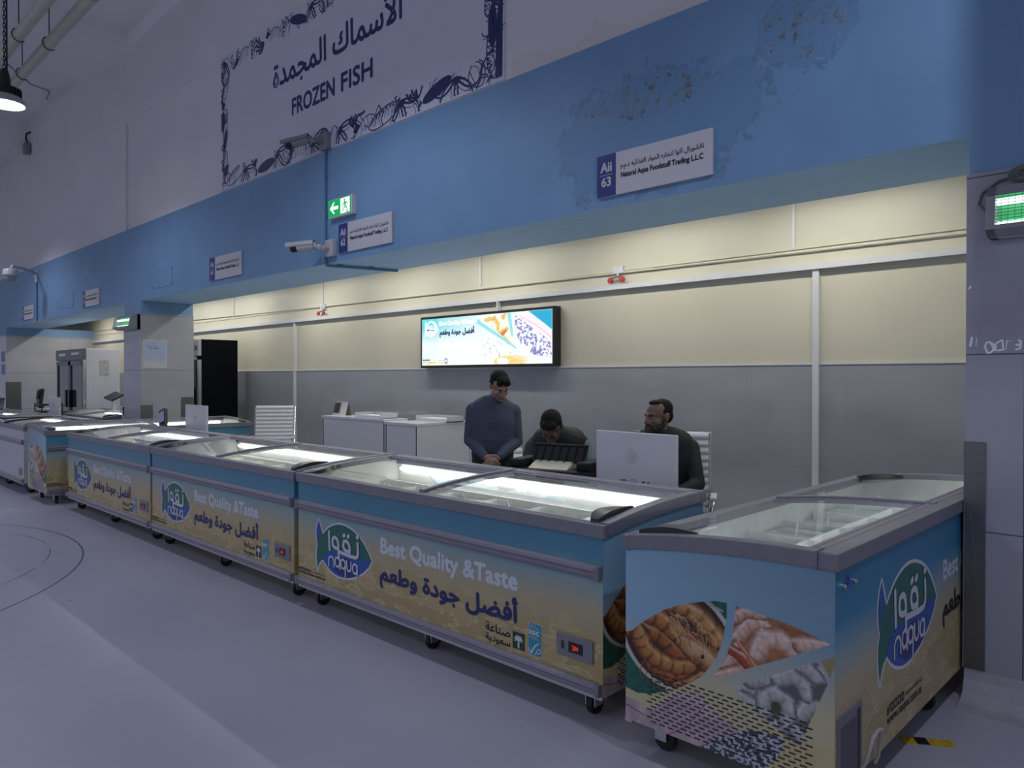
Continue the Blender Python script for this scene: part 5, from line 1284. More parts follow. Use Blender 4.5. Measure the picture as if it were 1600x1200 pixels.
chair('white ribbed office chair with the bearded man sitting in it', (-2.83, 4.46, 0), R(28), top=1.15)
chair('black office chair at the far left, half hidden by the middle column', (-12.62, 4.50, 0), R(120), CHB, 1.08, 'office chairs')

# printer on the desk
PB = mat('printer_black', (0.010, 0.010, 0.012), 0.6, spec=0.25); BEI = mat('printer_beige', (0.52, 0.50, 0.38), 0.45)
t = thing('printer', 'black printer with lifted cover and beige paper tray before the bending man', 'printer', (-3.30, 3.80, 0.74), R(14))
MB().box(-0.31, 0.30, -0.16, 0.20, 0, 0.20).build('body', PB, t, bevel=0.018)
MB().obox((0.0, 0.05, 0.285), (0.40, 0.018, 0.12), (R(-32), 0, 0)).build('lifted_cover', PB, t, bevel=0.005)
for k in range(6): pass
mb = MB()
for k in range(7): mb.tube([(-0.18+k*0.06, -0.005, 0.235), (-0.18+k*0.06, 0.07, 0.345)], 0.004, 6)
mb.tube([(-0.20, 0.08, 0.345), (0.20, 0.08, 0.345)], 0.011, 8).build('cover_rib', PB, t)
for sx in (-1, 1): MB().box(sx*0.25-0.05, sx*0.25+0.05, -0.12, 0.16, 0.195, 0.26).build('hinge_housing', PB, t, bevel=0.02)
P = [(-0.175, 0.0), (-0.175, 0.17), (-0.10, 0.20), (0.06, 0.262), (0.08, 0.24), (0.08, 0.0)]
mb = MB(); A = [(-0.165, y, z) for y, z in P]; B = [(0.125, y, z) for y, z in P]; mb.strip(A+[A[0]], B+[B[0]]); mb.face(A); mb.face(list(reversed(B))); mb.build('paper_tray', BEI, t)
# card terminal and black pad behind the left end of the row
t = thing('card_terminal', 'black card terminal leaning on its stand, left of the far white monitor', 'card terminal', (-9.93, 3.70, 0.74), R(20))
MB().box(-0.12, 0.12, -0.09, 0.09, 0, 0.02).tube([(0, 0.02, 0.02), (0, 0.03, 0.16)], 0.02, 10).build('stand', BLACK, t)
MB().obox((0, 0, 0.26), (0.12, 0.05, 0.30), (R(-18), R(-24), 0)).build('body', BLACK, t, bevel=0.012)
MB().obox((0.0, -0.032, 0.30), (0.10, 0.006, 0.15), (R(-18), R(-24), 0)).build('screen', mat('terminal_screen', (0.32, 0.36, 0.50), 0.2), t)
t = thing('cash_drawer', 'low black cash drawer beside the far white monitor', 'cash drawer', (-9.77, 3.62, 0.74))
MB().box(0, 0.40, 0, 0.40, 0, 0.16).build('case', BLACK, t, bevel=0.008); MB().box(0.01, 0.39, -0.012, 0, 0.03, 0.14).build('drawer', PB, t, bevel=0.004)

# far left odds and ends
t = thing('wire_basket', 'black wire basket on the farthest plain white freezer at the left edge', 'basket', (-16.6, 2.78, 0.965))
mb = MB()
for k in range(15):
    x = 0.60*k/14; mb.tube([(x, 0, 0.20), (x, 0.02, 0), (x, 0.38, 0), (x, 0.40, 0.20)], 0.004, 5)
for z, i in ((0.03, 0.017), (0.09, 0.01), (0.15, 0.005)): mb.tube([(0, i, z), (0.60, i, z), (0.60, 0.40-i, z), (0, 0.40-i, z), (0, i, z)], 0.004, 5)
mb.build('wire_mesh', BLACK, t)
MB().tube([(0, 0, 0.20), (0.60, 0, 0.20), (0.60, 0.40, 0.20), (0, 0.40, 0.20), (0, 0, 0.20)], 0.014, 8).build('rim', BLACK, t)
t = thing('laptop', 'black folder lying open on the plain white freezer nearest the printed ones', 'folder', (-12.75, 2.90, 0.962), R(12)); t.name = 'document_folder'
MB().obox((0, 0, 0.012), (0.42, 0.32, 0.012), (0, 0, 0)).build('back_cover', BLACK, t, bevel=0.003); MB().obox((0.0, -0.33, 0.012), (0.42, 0.32, 0.012), (0, 0, 0)).build('front_cover', PB, t, bevel=0.003)
MB().obox((0, -0.16, 0.022), (0.38, 0.58, 0.008), (0, 0, 0)).build('paper_sheets', mat('paper_grey', (0.25, 0.25, 0.29), 0.6), t)
t = thing('paper_tray', 'black wire letter tray on the far desk, left of the small white monitor', 'tray', (-15.32, 3.50, 0.74))
mb = MB()
for z in (0.10, 0.22, 0.33):
    mb.tube([(0, 0, z), (0.46, 0, z), (0.46, 0.32, z), (0, 0.32, z), (0, 0, z)], 0.012, 6)
    for k in range(1, 12): mb.tube([(0.46*k/12, 0, z), (0.46*k/12, 0.32, z)], 0.005, 5)
for x in (0, 0.46):
    for y in (0, 0.32): mb.tube([(x, y, 0), (x, y, 0.36)], 0.010, 6)
mb.build('wire_frame', BLACK, t)
for z in (0.112, 0.232): MB().box(0.03, 0.43, 0.02, 0.30, z, z+0.03).build('paper_stack', mat('paper', (0.66, 0.66, 0.64), 0.7), t)
t = thing('phone_stand', 'black desk terminal on a stem above the wire letter tray, far left', 'terminal', (-15.85, 3.55, 0.0)); t.location = (-15.56, 3.66, 0.74)
MB().lathe([(0.16, 0), (0.17, 0.02), (0.12, 0.14), (0.05, 0.22), (0.035, 0.32)], 18).build('base', BLACK, t, smooth=True)
MB().obox((0, -0.02, 0.44), (0.20, 0.06, 0.34), (R(-8), 0, 0)).build('body', BLACK, t, bevel=0.012); MB().obox((0, -0.055, 0.50), (0.17, 0.006, 0.16), (R(-8), 0, 0)).build('screen', PB, t)
t = thing('tablet_stand', 'white tablet stand with a black tilted screen in front of the white fridge', 'stand', (-13.35, 4.62, 0.962)); t.location = (-13.9, 4.35, 0.966)
MB().box(-0.10, 0.10, -0.08, 0.08, 0, 0.015).tube([(0, 0, 0.015), (0, 0, 0.22)], 0.03, 10).build('stand', WHITE, t)
MB().obox((0.02, 0, 0.26), (0.42, 0.22, 0.03), (R(28), R(6), 0)).build('screen', BLACK, t, bevel=0.006)
# wall fittings: sockets, red valves
def socket(label, x, z):
    t = thing('wall_socket', label, 'socket', (x, YB-0.012, z), 0, 'white wall sockets')
    MB().box(-0.075, 0.075, -0.02, 0, -0.05, 0.05).build('plate', WHITE, t, bevel=0.004)
    mb = MB()
    for q in (-0.035, 0.035):
        for dx, dz in ((0, 0.012), (-0.010, -0.008), (0.010, -0.008)): mb.box(q+dx-0.003, q+dx+0.003, -0.0206, -0.019, dz-0.005, dz+0.005)
    mb.build('socket_hole', INK, t)
socket('white wall socket low on the grey tiles left of the lone white chair', -11.70, 0.66); socket('white wall socket low on the tiles behind the standing man', -5.70, 0.62)
REDV = mat('valve_red', (0.40, 0.05, 0.035), 0.4)
for x, lb in ((-9.66, 'pair of small red valves under a white pipe at the left of the trunking'), (-4.31, 'pair of small red valves under a white pipe right of the light box')):
    t = thing('valve_pair', lb, 'valve', (x, YB, 2.50), 0, 'red valves on the stall wall')
    MB().box(-0.06, 0.06, -0.03, 0, 0.06, 0.13).tube([(0, -0.03, 0.13), (0, -0.03, 0.02)], 0.012, 8).build('junction_box', WHITE, t)
    for sx in (-1, 1):
        v = MB().tube([(0, -0.035, 0.03), (sx*0.06, -0.045, 0.02)], 0.012, 8).build('valve_body', ALU, t, smooth=True)
        MB().lathe([(0.012, -0.012), (0.03, -0.01), (0.03, 0.01), (0.012, 0.012)], 12, (sx*0.07, -0.055, -0.005), 'y').build('handle', REDV, v)
tag(MB().tube([(-5.96, YB-0.045, 2.45), (-5.96, YB-0.05, 2.29)], 0.012, 6).build('cable_cover', TRUNK), 'short white cable cover between the trunking and the light box', 'cable cover')

# ================================================================== HALL: LAMP, PIPES
t = thing('high_bay_lamp', 'lit black high bay lamp hanging on a chain at the top left', 'lamp', (-10.72, 2.15, 4.86))
MB().lathe([(0.215, 0.0), (0.225, 0.015), (0.215, 0.06), (0.17, 0.10), (0.15, 0.115)], 32, close=False).build('reflector', mat('lamp_grey', (0.40, 0.40, 0.42), 0.4), t, smooth=True)
MB().lathe([(0.0, 0.012), (0.205, 0.010), (0.205, 0.02), (0.0, 0.022)], 32, close=False).build('lens', mat('lamp_lens', (0.9, 0.9, 0.9), 0.4, emit=(0.95, 0.97, 1.0), es=9.0), t, smooth=True)
mb = MB().lathe([(0.15, 0.10), (0.165, 0.11), (0.165, 0.19), (0.14, 0.21), (0.07, 0.23), (0.06, 0.34), (0.04, 0.42), (0.02, 0.44)], 24)
for k in range(24):
    a = k*2*math.pi/24; mb.obox((0.165*math.cos(a), 0.165*math.sin(a), 0.15), (0.03, 0.008, 0.09), (0, 0, a))
mb.build('housing', BLACK, t)
mb = MB()
for k in range(28):
    z = 0.46+k*0.05; n = 10; c = []
    for j in range(n+1):
        a = j*2*math.pi/n; x, zz = 0.012*math.cos(a), 0.034*math.sin(a); c.append((x, 0, z+zz) if k % 2 else (0, x, z+zz))
    mb.tube(c, 0.005, 6, caps=False)
mb.build('chain', RUBBER, t)
MB().tube([(0.025, 0.02, 0.42), (0.03, 0.02, 1.2), (0.025, 0.02, 1.85)], 0.010, 8).build('power_cable', RUBBER, t, smooth=True)
tag(MB().tube([(-13.9, 2.75, 6.55), (-14.6, 3.3, 6.50), (-15.9, 3.9, 6.9), (-16.5, 4.0, 6.93)], 0.012, 8).build('ceiling_cable', CAMG), 'thin grey cable crossing the ceiling to the wall behind the lamp', 'cable')
PIPE = mat('pipe_beige', (0.50, 0.47, 0.40), 0.35, noise=0.08, scale=5)
for y, lb, x1 in ((2.66, 'thick beige pipe under the ceiling, the one nearer the wall', -9.05), (2.33, 'thick beige pipe under the ceiling, the one farther from the wall', -8.6)):
    t = thing('ceiling_pipe', lb, 'pipe', (0, y, 5.80), 0, 'beige pipes under the ceiling')
    MB().tube([(-24, 0, 0), (x1, 0, 0)], 0.068, 20).build('pipe', PIPE, t, smooth=True)
    for x in (x1-0.12, -13.6): MB().tube([(x-0.06, 0, 0), (x+0.06, 0, 0)], 0.076, 20).build('coupling', PIPE, t, smooth=True)
    for x in (-10.85, -12.2):
        MB().tube([(x, 0, 0.70), (x, 0, 0.10), (x, -0.06, 0.06), (x, -0.08, 0.0), (x, -0.05, -0.06), (x, 0.0, -0.08), (x, 0.06, -0.06)], 0.007, 6).build('hanger', RIMD, t)
# scrap of yellow and black tape on the floor under the endways freezer
t = MB(); t.mi(0).box(0, 0.05, 0, 0.06, 0, 0.003).mi(1).box(0.05, 0.10, 0.005, 0.062, 0, 0.004).mi(0).box(0.10, 0.20, 0, 0.06, 0, 0.003)
o = t.build('floor_tape', [mat('tape_yellow', (0.55, 0.36, 0.02), 0.5, noise=0.3, scale=40), BLACK], None, (-1.0, 3.40, 0.0005)); o.rotation_euler = (0, 0, R(35))
tag(o, 'torn scrap of yellow and black tape on the floor beside the endways freezer', 'tape')

# ================================================================== PEOPLE
def V3(p): return Vector(p)
def blob(name, parts, voxel, mats, parent, smooth=4, iters_factor=0.5):
    """one continuous surface from tapered limbs and ellipsoids: union, voxel remesh, smooth"""
    mb = MB()
    for p in parts:
        if p[0] == 'e': mb.ell(p[1], p[2], 18, 12, p[3] if len(p) > 3 else None)
        else:
            _, a, b, ra, rb = p; a, b = V3(a), V3(b); d = b-a; L = d.length
            if L < 1e-5: mb.ell(a, (ra, ra, ra)); continue
            d.normalize(); pts = []; rs = []
            for k in range(5): t = -math.pi/2+math.pi/2*k/4; pts.append(a+d*ra*math.sin(t)); rs.append(max(1e-4, ra*math.cos(t)))
            for k in range(1, 4): pts.append(a+d*L*k/4); rs.append(ra+(rb-ra)*k/4)
            for k in range(5): t = math.pi/2*k/4; pts.append(b+d*rb*math.sin(t)); rs.append(max(1e-4, rb*math.cos(t)))
            mb.tube(pts, rs, 14)
    me = bpy.data.meshes.new(name); me.from_pydata(mb.v, [], mb.f)
    bm = bmesh.new(); bm.from_mesh(me); bmesh.ops.recalc_face_normals(bm, faces=bm.faces); bm.to_mesh(me); bm.free()
    o = bpy.data.objects.new(name, me); COL.objects.link(o)
    r = o.modifiers.new('r', 'REMESH'); r.mode = 'VOXEL'; r.voxel_size = voxel; r.use_smooth_shade = True
    s = o.modifiers.new('s', 'SMOOTH'); s.iterations = smooth; s.factor = iters_factor
    dg = bpy.context.evaluated_depsgraph_get(); me2 = bpy.data.meshes.new_from_object(o.evaluated_get(dg))
    bpy.data.objects.remove(o); bpy.data.meshes.remove(me)
    me2.name = name; me2.materials.clear()
    for m in (mats if isinstance(mats, list) else [mats]): me2.materials.append(m)
    me2.polygons.foreach_set('use_smooth', [True]*len(me2.polygons))
    return link(name, me2, parent)
def lerp(a, b, t): return V3(a)*(1-t)+V3(b)*t
def trunk(st, pad=0.0, n=5):
    """stations: (centre, lateral unit, half width, depth radius)"""
    o = []
    for i in range(len(st)-1):
        for k in range(n+(i == len(st)-2)):
            t = k/n; c = lerp(st[i][0], st[i+1][0], t); l = lerp(st[i][1], st[i+1][1], t).normalized()
            w = st[i][2]*(1-t)+st[i+1][2]*t; r = st[i][3]*(1-t)+st[i+1][3]*t+pad
            o.append(('c', c-l*(w-r+pad), c+l*(w-r+pad), r, r))
    return o
def head_parts(M):
    T = lambda p: M @ V3(p); e = M.to_3x3().to_euler()
    E_ = lambda c, r: ('e', T(c), r, e)
    p = [E_((0, 0.012, 0.035), (0.076, 0.094, 0.082)), E_((0, -0.022, -0.035), (0.063, 0.072, 0.080)), E_((0, -0.045, -0.082), (0.042, 0.045, 0.034)),
         E_((0, -0.070, 0.022), (0.055, 0.022, 0.014)), E_((-0.036, -0.062, -0.022), (0.024, 0.022, 0.018)), E_((0.036, -0.062, -0.022), (0.024, 0.022, 0.018)),
         ('c', T((0, -0.088, 0.010)), T((0, -0.108, -0.028)), 0.008, 0.013), E_((-0.013, -0.096, -0.034), (0.010, 0.011, 0.009)), E_((0.013, -0.096, -0.034), (0.010, 0.011, 0.009)),
         E_((0, -0.086, -0.060), (0.024, 0.012, 0.0065)), E_((0, -0.084, -0.072), (0.021, 0.012, 0.007)), E_((0, -0.082, -0.094), (0.022, 0.014, 0.014))]
    for s in (-1, 1):
        p += [E_((s*0.079, 0.015, -0.002), (0.010, 0.020, 0.032)), E_((s*0.083, 0.022, 0.008), (0.008, 0.018, 0.022))]
    return p
def face_bits(M, parent, brow, glasses=None):
    T = lambda p: M @ V3(p); e = M.to_3x3().to_euler()
    for s in (-1, 1):
        mb = MB().ell(T((s*0.031, -0.0735, 0.002)), (0.0135, 0.009, 0.0052), 14, 8, e); ey = mb.build('eye', mat('eye_white', (0.24, 0.22, 0.20), 0.5, spec=0.2), parent, smooth=True)
        MB().ell(T((s*0.031, -0.0800, 0.001)), (0.0058, 0.0045, 0.0050), 12, 8, e).build('iris', mat('iris_dark', (0.02, 0.012, 0.008), 0.2), ey, smooth=True)
        MB().tube([T((s*0.015, -0.089, 0.021)), T((s*0.032, -0.086, 0.027)), T((s*0.050, -0.073, 0.022))], [0.0035, 0.0045, 0.0025], 8).build('eyebrow', brow, parent, smooth=True)
    MB().tube([T((-0.021, -0.094, -0.066)), T((0, -0.0985, -0.0655)), T((0.021, -0.094, -0.066))], [0.0015, 0.003, 0.0015], 8).build('lips', mat('lip_brown', (0.16, 0.06, 0.05), 0.5), parent, smooth=True)
    if glasses:
        mb = MB()
        for s in (-1, 1):
            mb.tube([T((s*0.032+0.022*math.cos(a), -0.098+0.010*abs(math.cos(a))*(0.5), 0.0+0.017*math.sin(a))) for a in [k*6.283/16 for k in range(17)]], 0.0016, 6)
            mb.tube([T((s*0.054, -0.093, 0.006)), T((s*0.075, -0.04, 0.008)), T((s*0.082, 0.01, 0.008))], 0.0016, 6)
        mb.tube([T((-0.010, -0.098, 0.004)), T((0, -0.102, 0.007)), T((0.010, -0.098, 0.004))], 0.0016, 6); mb.build('glasses', glasses, parent, smooth=True)
def hand(wr, dirv, nrm, side, curl=0.5, s=1.0, thumb=1):
    """palm, four unequal bent fingers and a thumb; dirv along the hand, nrm out of the back of the hand"""
    d = V3(dirv).normalized(); n = V3(nrm); n = (n-d*n.dot(d)).normalized(); l = d.cross(n).normalized()*side
    w = V3(wr); o = []
    for k in (-1.2, -0.4, 0.4, 1.2): o.append(('c', w+d*0.012*s+l*k*0.010*s, w+d*0.078*s+l*k*0.019*s, 0.015*s, 0.0125*s))
    for k, ln in ((-1.5, 0.062), (-0.5, 0.078), (0.5, 0.084), (1.5, 0.074)):
        a = w+d*0.085*s+l*k*0.0185*s; c1 = curl*0.6; b = a+(d*math.cos(c1)-n*math.sin(c1))*ln*0.5*s; c2 = curl*1.5; c = b+(d*math.cos(c2)-n*math.sin(c2))*ln*0.5*s
        o += [('c', a, b, 0.0092*s, 0.0082*s), ('c', b, c, 0.0082*s, 0.0070*s)]
    a = w+d*0.025*s+l*0.026*s*thumb; b = a+(d*0.6+l*0.75*thumb-n*0.2)*0.045*s; c = b+(d*0.95+l*0.15*thumb-n*0.3).normalized()*0.032*s
    return o+[('c', a, b, 0.013*s, 0.0105*s), ('c', b, c, 0.0105*s, 0.0085*s)]
def shoe(mb, ank, toe):
    pass
SKIN1 = mat('skin_light', (0.27, 0.16, 0.115), 0.5, noise=0.06, scale=14); SKIN2 = mat('skin_brown', (0.12, 0.063, 0.042), 0.5, noise=0.06, scale=14); SKIN3 = mat('skin_tan', (0.145, 0.080, 0.056), 0.5, noise=0.06, scale=14)
HAIR = mat('hair_black', (0.007, 0.0065, 0.0065), 0.75, noise=0.5, scale=60, bump=0.9, bscale=90, spec=0.2)
KNIT = mat('knit_blue', (0.040, 0.055, 0.088), 0.85, noise=0.12, scale=120, bump=0.5, bscale=22)
VEST = mat('vest_black', (0.012, 0.012, 0.014), 0.7, noise=0.2, scale=30, bump=0.2); SLEEVE = mat('sleeve_grey', (0.11, 0.14, 0.17), 0.8, noise=0.1, scale=60)
SLEEVED = mat('sleeve_dark', (0.03, 0.035, 0.042), 0.8, noise=0.1, scale=60)
JACK = mat('jacket_black', (0.010, 0.010, 0.012), 0.8, noise=0.2, scale=40); TROU = mat('trousers_dark', (0.012, 0.013, 0.017), 0.8, noise=0.15, scale=50)
HIVIS = mat('hivis_stripe', (0.30, 0.42, 0.10), 0.5); SHOE = mat('shoe_black', (0.012, 0.012, 0.012), 0.4)
def headM(pos, pitch, yaw, roll=0):          # pitch > 0 nods forward (face towards -y), yaw > 0 turns to image right
    return Matrix.Translation(pos) @ Matrix.Rotation(yaw, 4, 'Z') @ Matrix.Rotation(roll, 4, 'Y') @ Matrix.Rotation(pitch, 4, 'X')
def person(label, loc, rz, J, M, skin, hands, top, trousers, hair, topname='sweater', sleeve_to=1.0, extras=None, brow=HAIR, glasses=None, wrist_pad=0.012):
    t = thing('person', label, 'person', loc, rz, 'people behind the freezers')
    X = V3((1, 0, 0)); st = J['trunk']
    arms = lambda pad, end: [q for s in 'lr' for q in (('c', J['sh_'+s], J['el_'+s], 0.050+pad, 0.042+pad*0.9), ('c', J['el_'+s], lerp(J['el_'+s], J['wr_'+s], end), 0.041+pad*0.9, 0.027+0.014*(1-end)+pad*0.8), ('e', V3(J['sh_'+s])-V3((0, 0, 0.012)), (0.054+pad,)*3))]
    legs = lambda pad, end: [q for s in 'lr' for q in (('c', J['hip_'+s], J['kn_'+s], 0.082+pad, 0.056+pad), ('c', J['kn_'+s], lerp(J['kn_'+s], J['an_'+s], end), 0.054+pad, 0.038+pad))]
    nb, nt = V3(J['neck']), M @ V3((0, 0.02, -0.05))
    body = trunk(st, -0.004) + arms(0, 1.0) + legs(0, 1.0) + [('c', nb, nt, 0.056, 0.054)] + head_parts(M)
    for s in 'lr': body.append(('c', J['an_'+s], J['toe_'+s], 0.036, 0.026))
    for h in hands: body += h
    body.append(('c', V3(J['sh_l'])*0.8+nb*0.2, V3(J['sh_r'])*0.8+nb*0.2, 0.05, 0.05))
    b = blob('body', body, 0.0052, skin, t, 3)
    face_bits(M, b, brow, glasses)
    tp = trunk(st[J.get('hem', 0):], 0.010) + arms(0.013, sleeve_to) + [('c', lerp(J['sh_l'], nb, 0.25), lerp(J['sh_r'], nb, 0.25), 0.062, 0.062), ('c', nb, lerp(nb, nt, 0.22), 0.066, 0.064)]
    for s in 'lr': tp.append(('c', V3(J['sh_'+s])-V3((0, 0, 0.006)), lerp(J['sh_'+s], nb, 0.80), 0.060, 0.062))
    blob(topname, tp, 0.0075, top, t, 3)
    blob('trousers', trunk(st[:2], 0.014) + legs(0.014, 0.97), 0.009, trousers, t, 3)
    for s in 'lr':
        blob('shoe', [('c', V3(J['an_'+s])+V3((0, 0.02, -0.045)), V3(J['toe_'+s])+V3((0, 0, 0.0)), 0.044, 0.036), ('c', V3(J['an_'+s])+V3((0, 0.01, -0.01)), V3(J['an_'+s])+V3((0, 0.02, -0.05)), 0.042, 0.044)], 0.007, SHOE, t, 2)
    T = lambda p: M @ V3(p); e = M.to_3x3().to_euler()
    blob('hair', [('e', T(c), r, e) for c, r in hair], 0.0045, HAIR, t, 2)
    if extras: extras(t, M)
    return t
X1 = V3((1, 0, 0))
# --- standing man, hands clasped, looking down
lat = V3((1, 0.10, -0.03)).normalized()
J1 = dict(trunk=[(V3((0.0, 0.02, 0.80)), X1, 0.165, 0.105), (V3((0.0, 0.01, 0.90)), X1, 0.170, 0.108), (V3((0.0, 0.0, 1.02)), X1, 0.172, 0.110), (V3((0.0, 0.01, 1.16)), X1, 0.192, 0.112), (V3((0.0, 0.02, 1.27)), lat, 0.185, 0.095), (V3((0.005, 0.02, 1.325)), lat, 0.12, 0.065)], hem=1,
          neck=(0.02, 0.0, 1.345), sh_l=(-0.170, 0.03, 1.272), sh_r=(0.180, 0.035, 1.262), el_l=(-0.198, 0.005, 1.010), el_r=(0.210, 0.01, 1.000), wr_l=(-0.055, -0.205, 0.885), wr_r=(0.055, -0.200, 0.880),
          hip_l=(-0.085, 0.02, 0.80), hip_r=(0.085, 0.02, 0.80), kn_l=(-0.10, 0.0, 0.44), kn_r=(0.10, 0.0, 0.44), an_l=(-0.105, 0.03, 0.085), an_r=(0.105, 0.03, 0.085), toe_l=(-0.12, -0.13, 0.037), toe_r=(0.12, -0.13, 0.037))
M1 = headM((0.062, -0.065, 1.475), R(34), R(24), R(-4))
def ex1(t, M):
    mb = MB()
    for k in range(4): mb.ell((0.015, -0.118-0.006*k if k < 3 else -0.128, 1.262-0.038*k), (0.0065, 0.005, 0.0065), 10, 6)
    mb.build('button', mat('button_grey', (0.10, 0.11, 0.13), 0.4), t, smooth=True)
    MB().tube([(0.012, -0.085, 1.325), (0.008, -0.113, 1.27), (0.008, -0.122, 1.20), (0.010, -0.124, 1.12)], 0.004, 6).build('placket', KNIT, t, smooth=True)
person('standing man with black hair in a dark blue sweater, hands clasped, looking down', (-4.60, 4.46, 0), R(44), J1, M1, SKIN1,
       [hand((-0.055, -0.205, 0.885), (0.75, -0.30, -0.55), (-0.25, -0.95, 0.15), -1, 0.9, 1.0), hand((0.055, -0.200, 0.880), (-0.78, -0.42, -0.48), (0.15, -0.95, 0.2), 1, 0.8, 1.0)],
       KNIT, TROU, [((0, 0.032, 0.060), (0.080, 0.088, 0.074)), ((0, 0.052, 0.010), (0.075, 0.062, 0.070)), ((0, -0.045, 0.094), (0.060, 0.048, 0.030)), ((-0.034, -0.066, 0.074), (0.032, 0.022, 0.024)), ((0.030, -0.070, 0.070), (0.034, 0.020, 0.024)),
                    ((-0.070, 0.012, 0.040), (0.012, 0.028, 0.026)), ((0.070, 0.012, 0.040), (0.012, 0.028, 0.026))], 'sweater', 0.93, ex1)
# --- bending man in a vest, writing at the desk
J2 = dict(trunk=[(V3((0.0, 0.46, 0.80)), X1, 0.165, 0.110), (V3((0.0, 0.42, 0.90)), X1, 0.17, 0.110), (V3((0.005, 0.27, 0.97)), X1, 0.18, 0.112), (V3((0.02, 0.12, 1.02)), X1, 0.20, 0.112), (V3((0.04, -0.01, 1.06)), X1, 0.20, 0.105), (V3((0.03, -0.05, 1.10)), X1, 0.12, 0.075)], hem=1,
          neck=(0.01, -0.075, 1.115), sh_l=(-0.145, -0.02, 1.035), sh_r=(0.215, 0.02, 1.045), el_l=(-0.215, -0.10, 0.80), el_r=(0.30, -0.12, 0.84), wr_l=(-0.12, -0.32, 0.775), wr_r=(0.12, -0.33, 0.775),
          hip_l=(-0.09, 0.46, 0.80), hip_r=(0.09, 0.46, 0.80), kn_l=(-0.10, 0.40, 0.44), kn_r=(0.10, 0.40, 0.44), an_l=(-0.10, 0.45, 0.085), an_r=(0.10, 0.45, 0.085), toe_l=(-0.11, 0.29, 0.037), toe_r=(0.11, 0.29, 0.037))
M2 = headM((-0.015, -0.175, 1.175), R(50), R(-10), R(3))
def ex2(t, M):
    blob('left_sleeve', [('c', lerp(J2['sh_l'], J2['el_l'], .08), J2['el_l'], 0.072, 0.060), ('c', J2['el_l'], lerp(J2['el_l'], J2['wr_l'], 0.9), 0.060, 0.046)], 0.007, SLEEVED, t, 3)
    blob('right_sleeve', [('c', lerp(J2['sh_r'], J2['el_r'], .15), J2['el_r'], 0.072, 0.062), ('c', J2['el_r'], lerp(J2['el_r'], J2['wr_r'], 0.9), 0.060, 0.046)], 0.007, SLEEVE, t, 3)
    for k in (0.80, 1.0):
        c = lerp(J2['sh_l'], J2['el_l'], k); d = (V3(J2['el_l'])-V3(J2['sh_l'])).normalized()
        MB().tube([c-d*0.012, c+d*0.012], 0.0645, 18).build('reflective_stripe', HIVIS, t, smooth=True)
person('man in a black vest with glasses bending low over the desk behind the printer', (-3.76, 4.30, 0), R(40), J2, M2, SKIN2,
       [hand((-0.12, -0.32, 0.775), (0.5, -0.85, -0.05), (0.1, 0.1, 1), -1, 0.5), hand((0.12, -0.33, 0.775), (-0.5, -0.85, -0.05), (0, 0.1, 1), 1, 0.9)],
       VEST, TROU, [((0, 0.030, 0.058), (0.080, 0.090, 0.076)), ((0, 0.054, 0.008), (0.075, 0.062, 0.072)), ((0, -0.045, 0.092), (0.062, 0.046, 0.030)), ((-0.071, 0.012, 0.040), (0.012, 0.028, 0.026)), ((0.071, 0.012, 0.040), (0.012, 0.028, 0.026))], 'vest', 0.9, ex2, glasses=mat('glasses_frame', (0.03, 0.03, 0.04), 0.3, 0.3))
# --- seated bearded man behind the right-hand monitor
J3 = dict(trunk=[(V3((0.05, 0.10, 0.56)), X1, 0.18, 0.12), (V3((0.05, 0.10, 0.68)), X1, 0.18, 0.125), (V3((0.045, 0.09, 0.84)), X1, 0.19, 0.130), (V3((0.04, 0.07, 0.98)), X1, 0.21, 0.125), (V3((0.035, 0.05, 1.08)), X1, 0.205, 0.10), (V3((0.03, 0.03, 1.13)), X1, 0.13, 0.07)], hem=1,
          neck=(0.02, 0.02, 1.145), sh_l=(-0.145, 0.04, 1.075), sh_r=(0.225, 0.05, 1.06), el_l=(-0.20, -0.08, 0.83), el_r=(0.265, -0.06, 0.82), wr_l=(-0.10, -0.30, 0.775), wr_r=(0.10, -0.30, 0.775),
          hip_l=(-0.05, 0.08, 0.54), hip_r=(0.15, 0.08, 0.54), kn_l=(-0.10, -0.34, 0.52), kn_r=(0.18, -0.34, 0.52), an_l=(-0.10, -0.26, 0.085), an_r=(0.18, -0.26, 0.085), toe_l=(-0.11, -0.42, 0.037), toe_r=(0.20, -0.42, 0.037))
M3 = headM((0.0, -0.005, 1.275), R(4), R(-52), R(0))
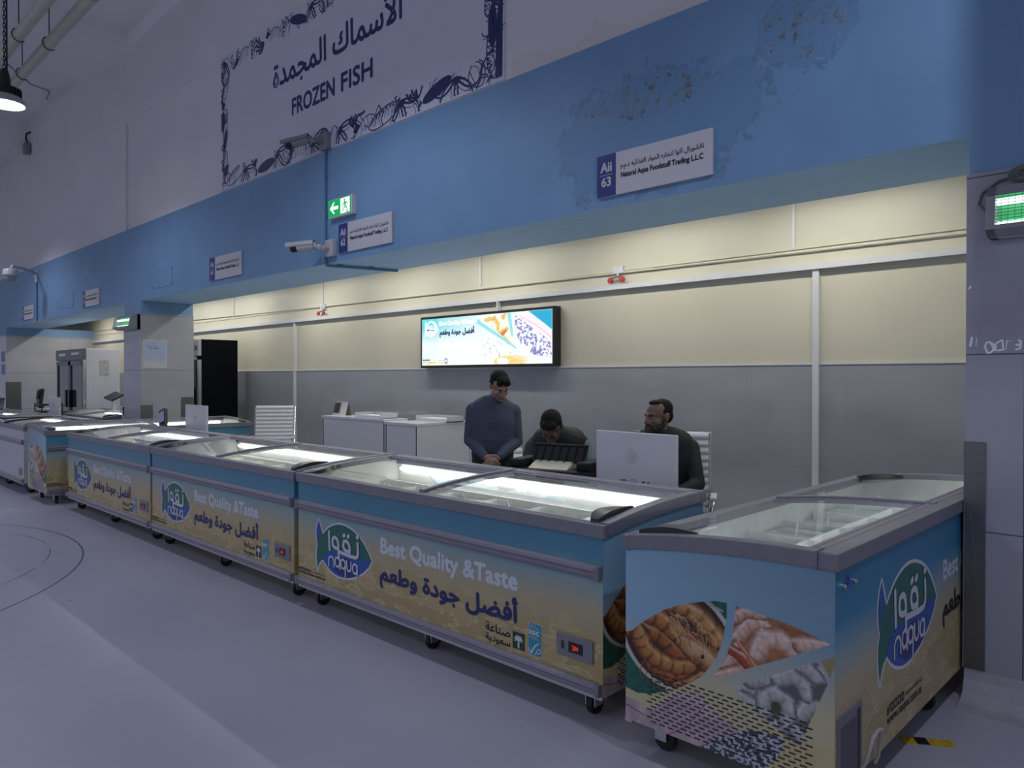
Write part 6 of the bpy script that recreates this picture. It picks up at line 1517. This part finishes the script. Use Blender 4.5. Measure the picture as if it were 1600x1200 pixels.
BEARD = mat('beard_black', (0.012, 0.010, 0.009), 0.6, noise=0.4, scale=80, bump=0.6, bscale=150)
def ex3(t, M):
    T = lambda p: M @ V3(p); e = M.to_3x3().to_euler()
    blob('beard', [('e', T(c), r, e) for c, r in [((0, -0.050, -0.094), (0.047, 0.046, 0.030)), ((-0.038, -0.052, -0.074), (0.024, 0.032, 0.028)), ((0.038, -0.052, -0.074), (0.024, 0.032, 0.028)), ((-0.054, -0.010, -0.046), (0.013, 0.022, 0.030)), ((0.054, -0.010, -0.046), (0.013, 0.022, 0.030)), ((-0.050, -0.024, -0.060), (0.0155, 0.042, 0.030)), ((0.050, -0.024, -0.060), (0.0155, 0.042, 0.030)),
          ((0, -0.092, -0.0505), (0.026, 0.009, 0.006)), ((-0.028, -0.083, -0.062), (0.009, 0.011, 0.017)), ((0.028, -0.083, -0.062), (0.009, 0.011, 0.017)), ((0, -0.082, -0.090), (0.026, 0.018, 0.015))]], 0.004, BEARD, t, 2)
person('seated man with a black beard and black jacket looking left behind the monitor', (-2.90, 4.42, 0), R(34), J3, M3, SKIN3,
       [hand((-0.10, -0.30, 0.775), (0.3, -0.95, -0.1), (0, 0.1, 1), -1, 0.4), hand((0.10, -0.30, 0.775), (-0.3, -0.95, -0.1), (0, 0.1, 1), 1, 0.4)],
       JACK, TROU, [((0, 0.042, 0.058), (0.079, 0.076, 0.068)), ((0, 0.056, 0.008), (0.074, 0.058, 0.064)), ((0, -0.012, 0.100), (0.050, 0.048, 0.022)), ((-0.070, 0.014, 0.036), (0.010, 0.024, 0.026)), ((0.070, 0.014, 0.036), (0.010, 0.024, 0.026))], 'jacket', 0.93, ex3)

# blank board added out of frame over the aisle to shade the right-hand column
t = thing('shade_board', 'added plain white board, out of view over the aisle, shading the right-hand column', 'board', (-0.26, 3.05, 3.32))
MB().box(0, 1.6, 0, 0.05, 0, 0.98).build('panel', SIGNW, t, bevel=0.004)
for x in (0.2, 1.4): MB().tube([(x, 0.025, 0.98), (x, 0.025, 3.82)], 0.006, 6).build('hanger', RUBBER, t)
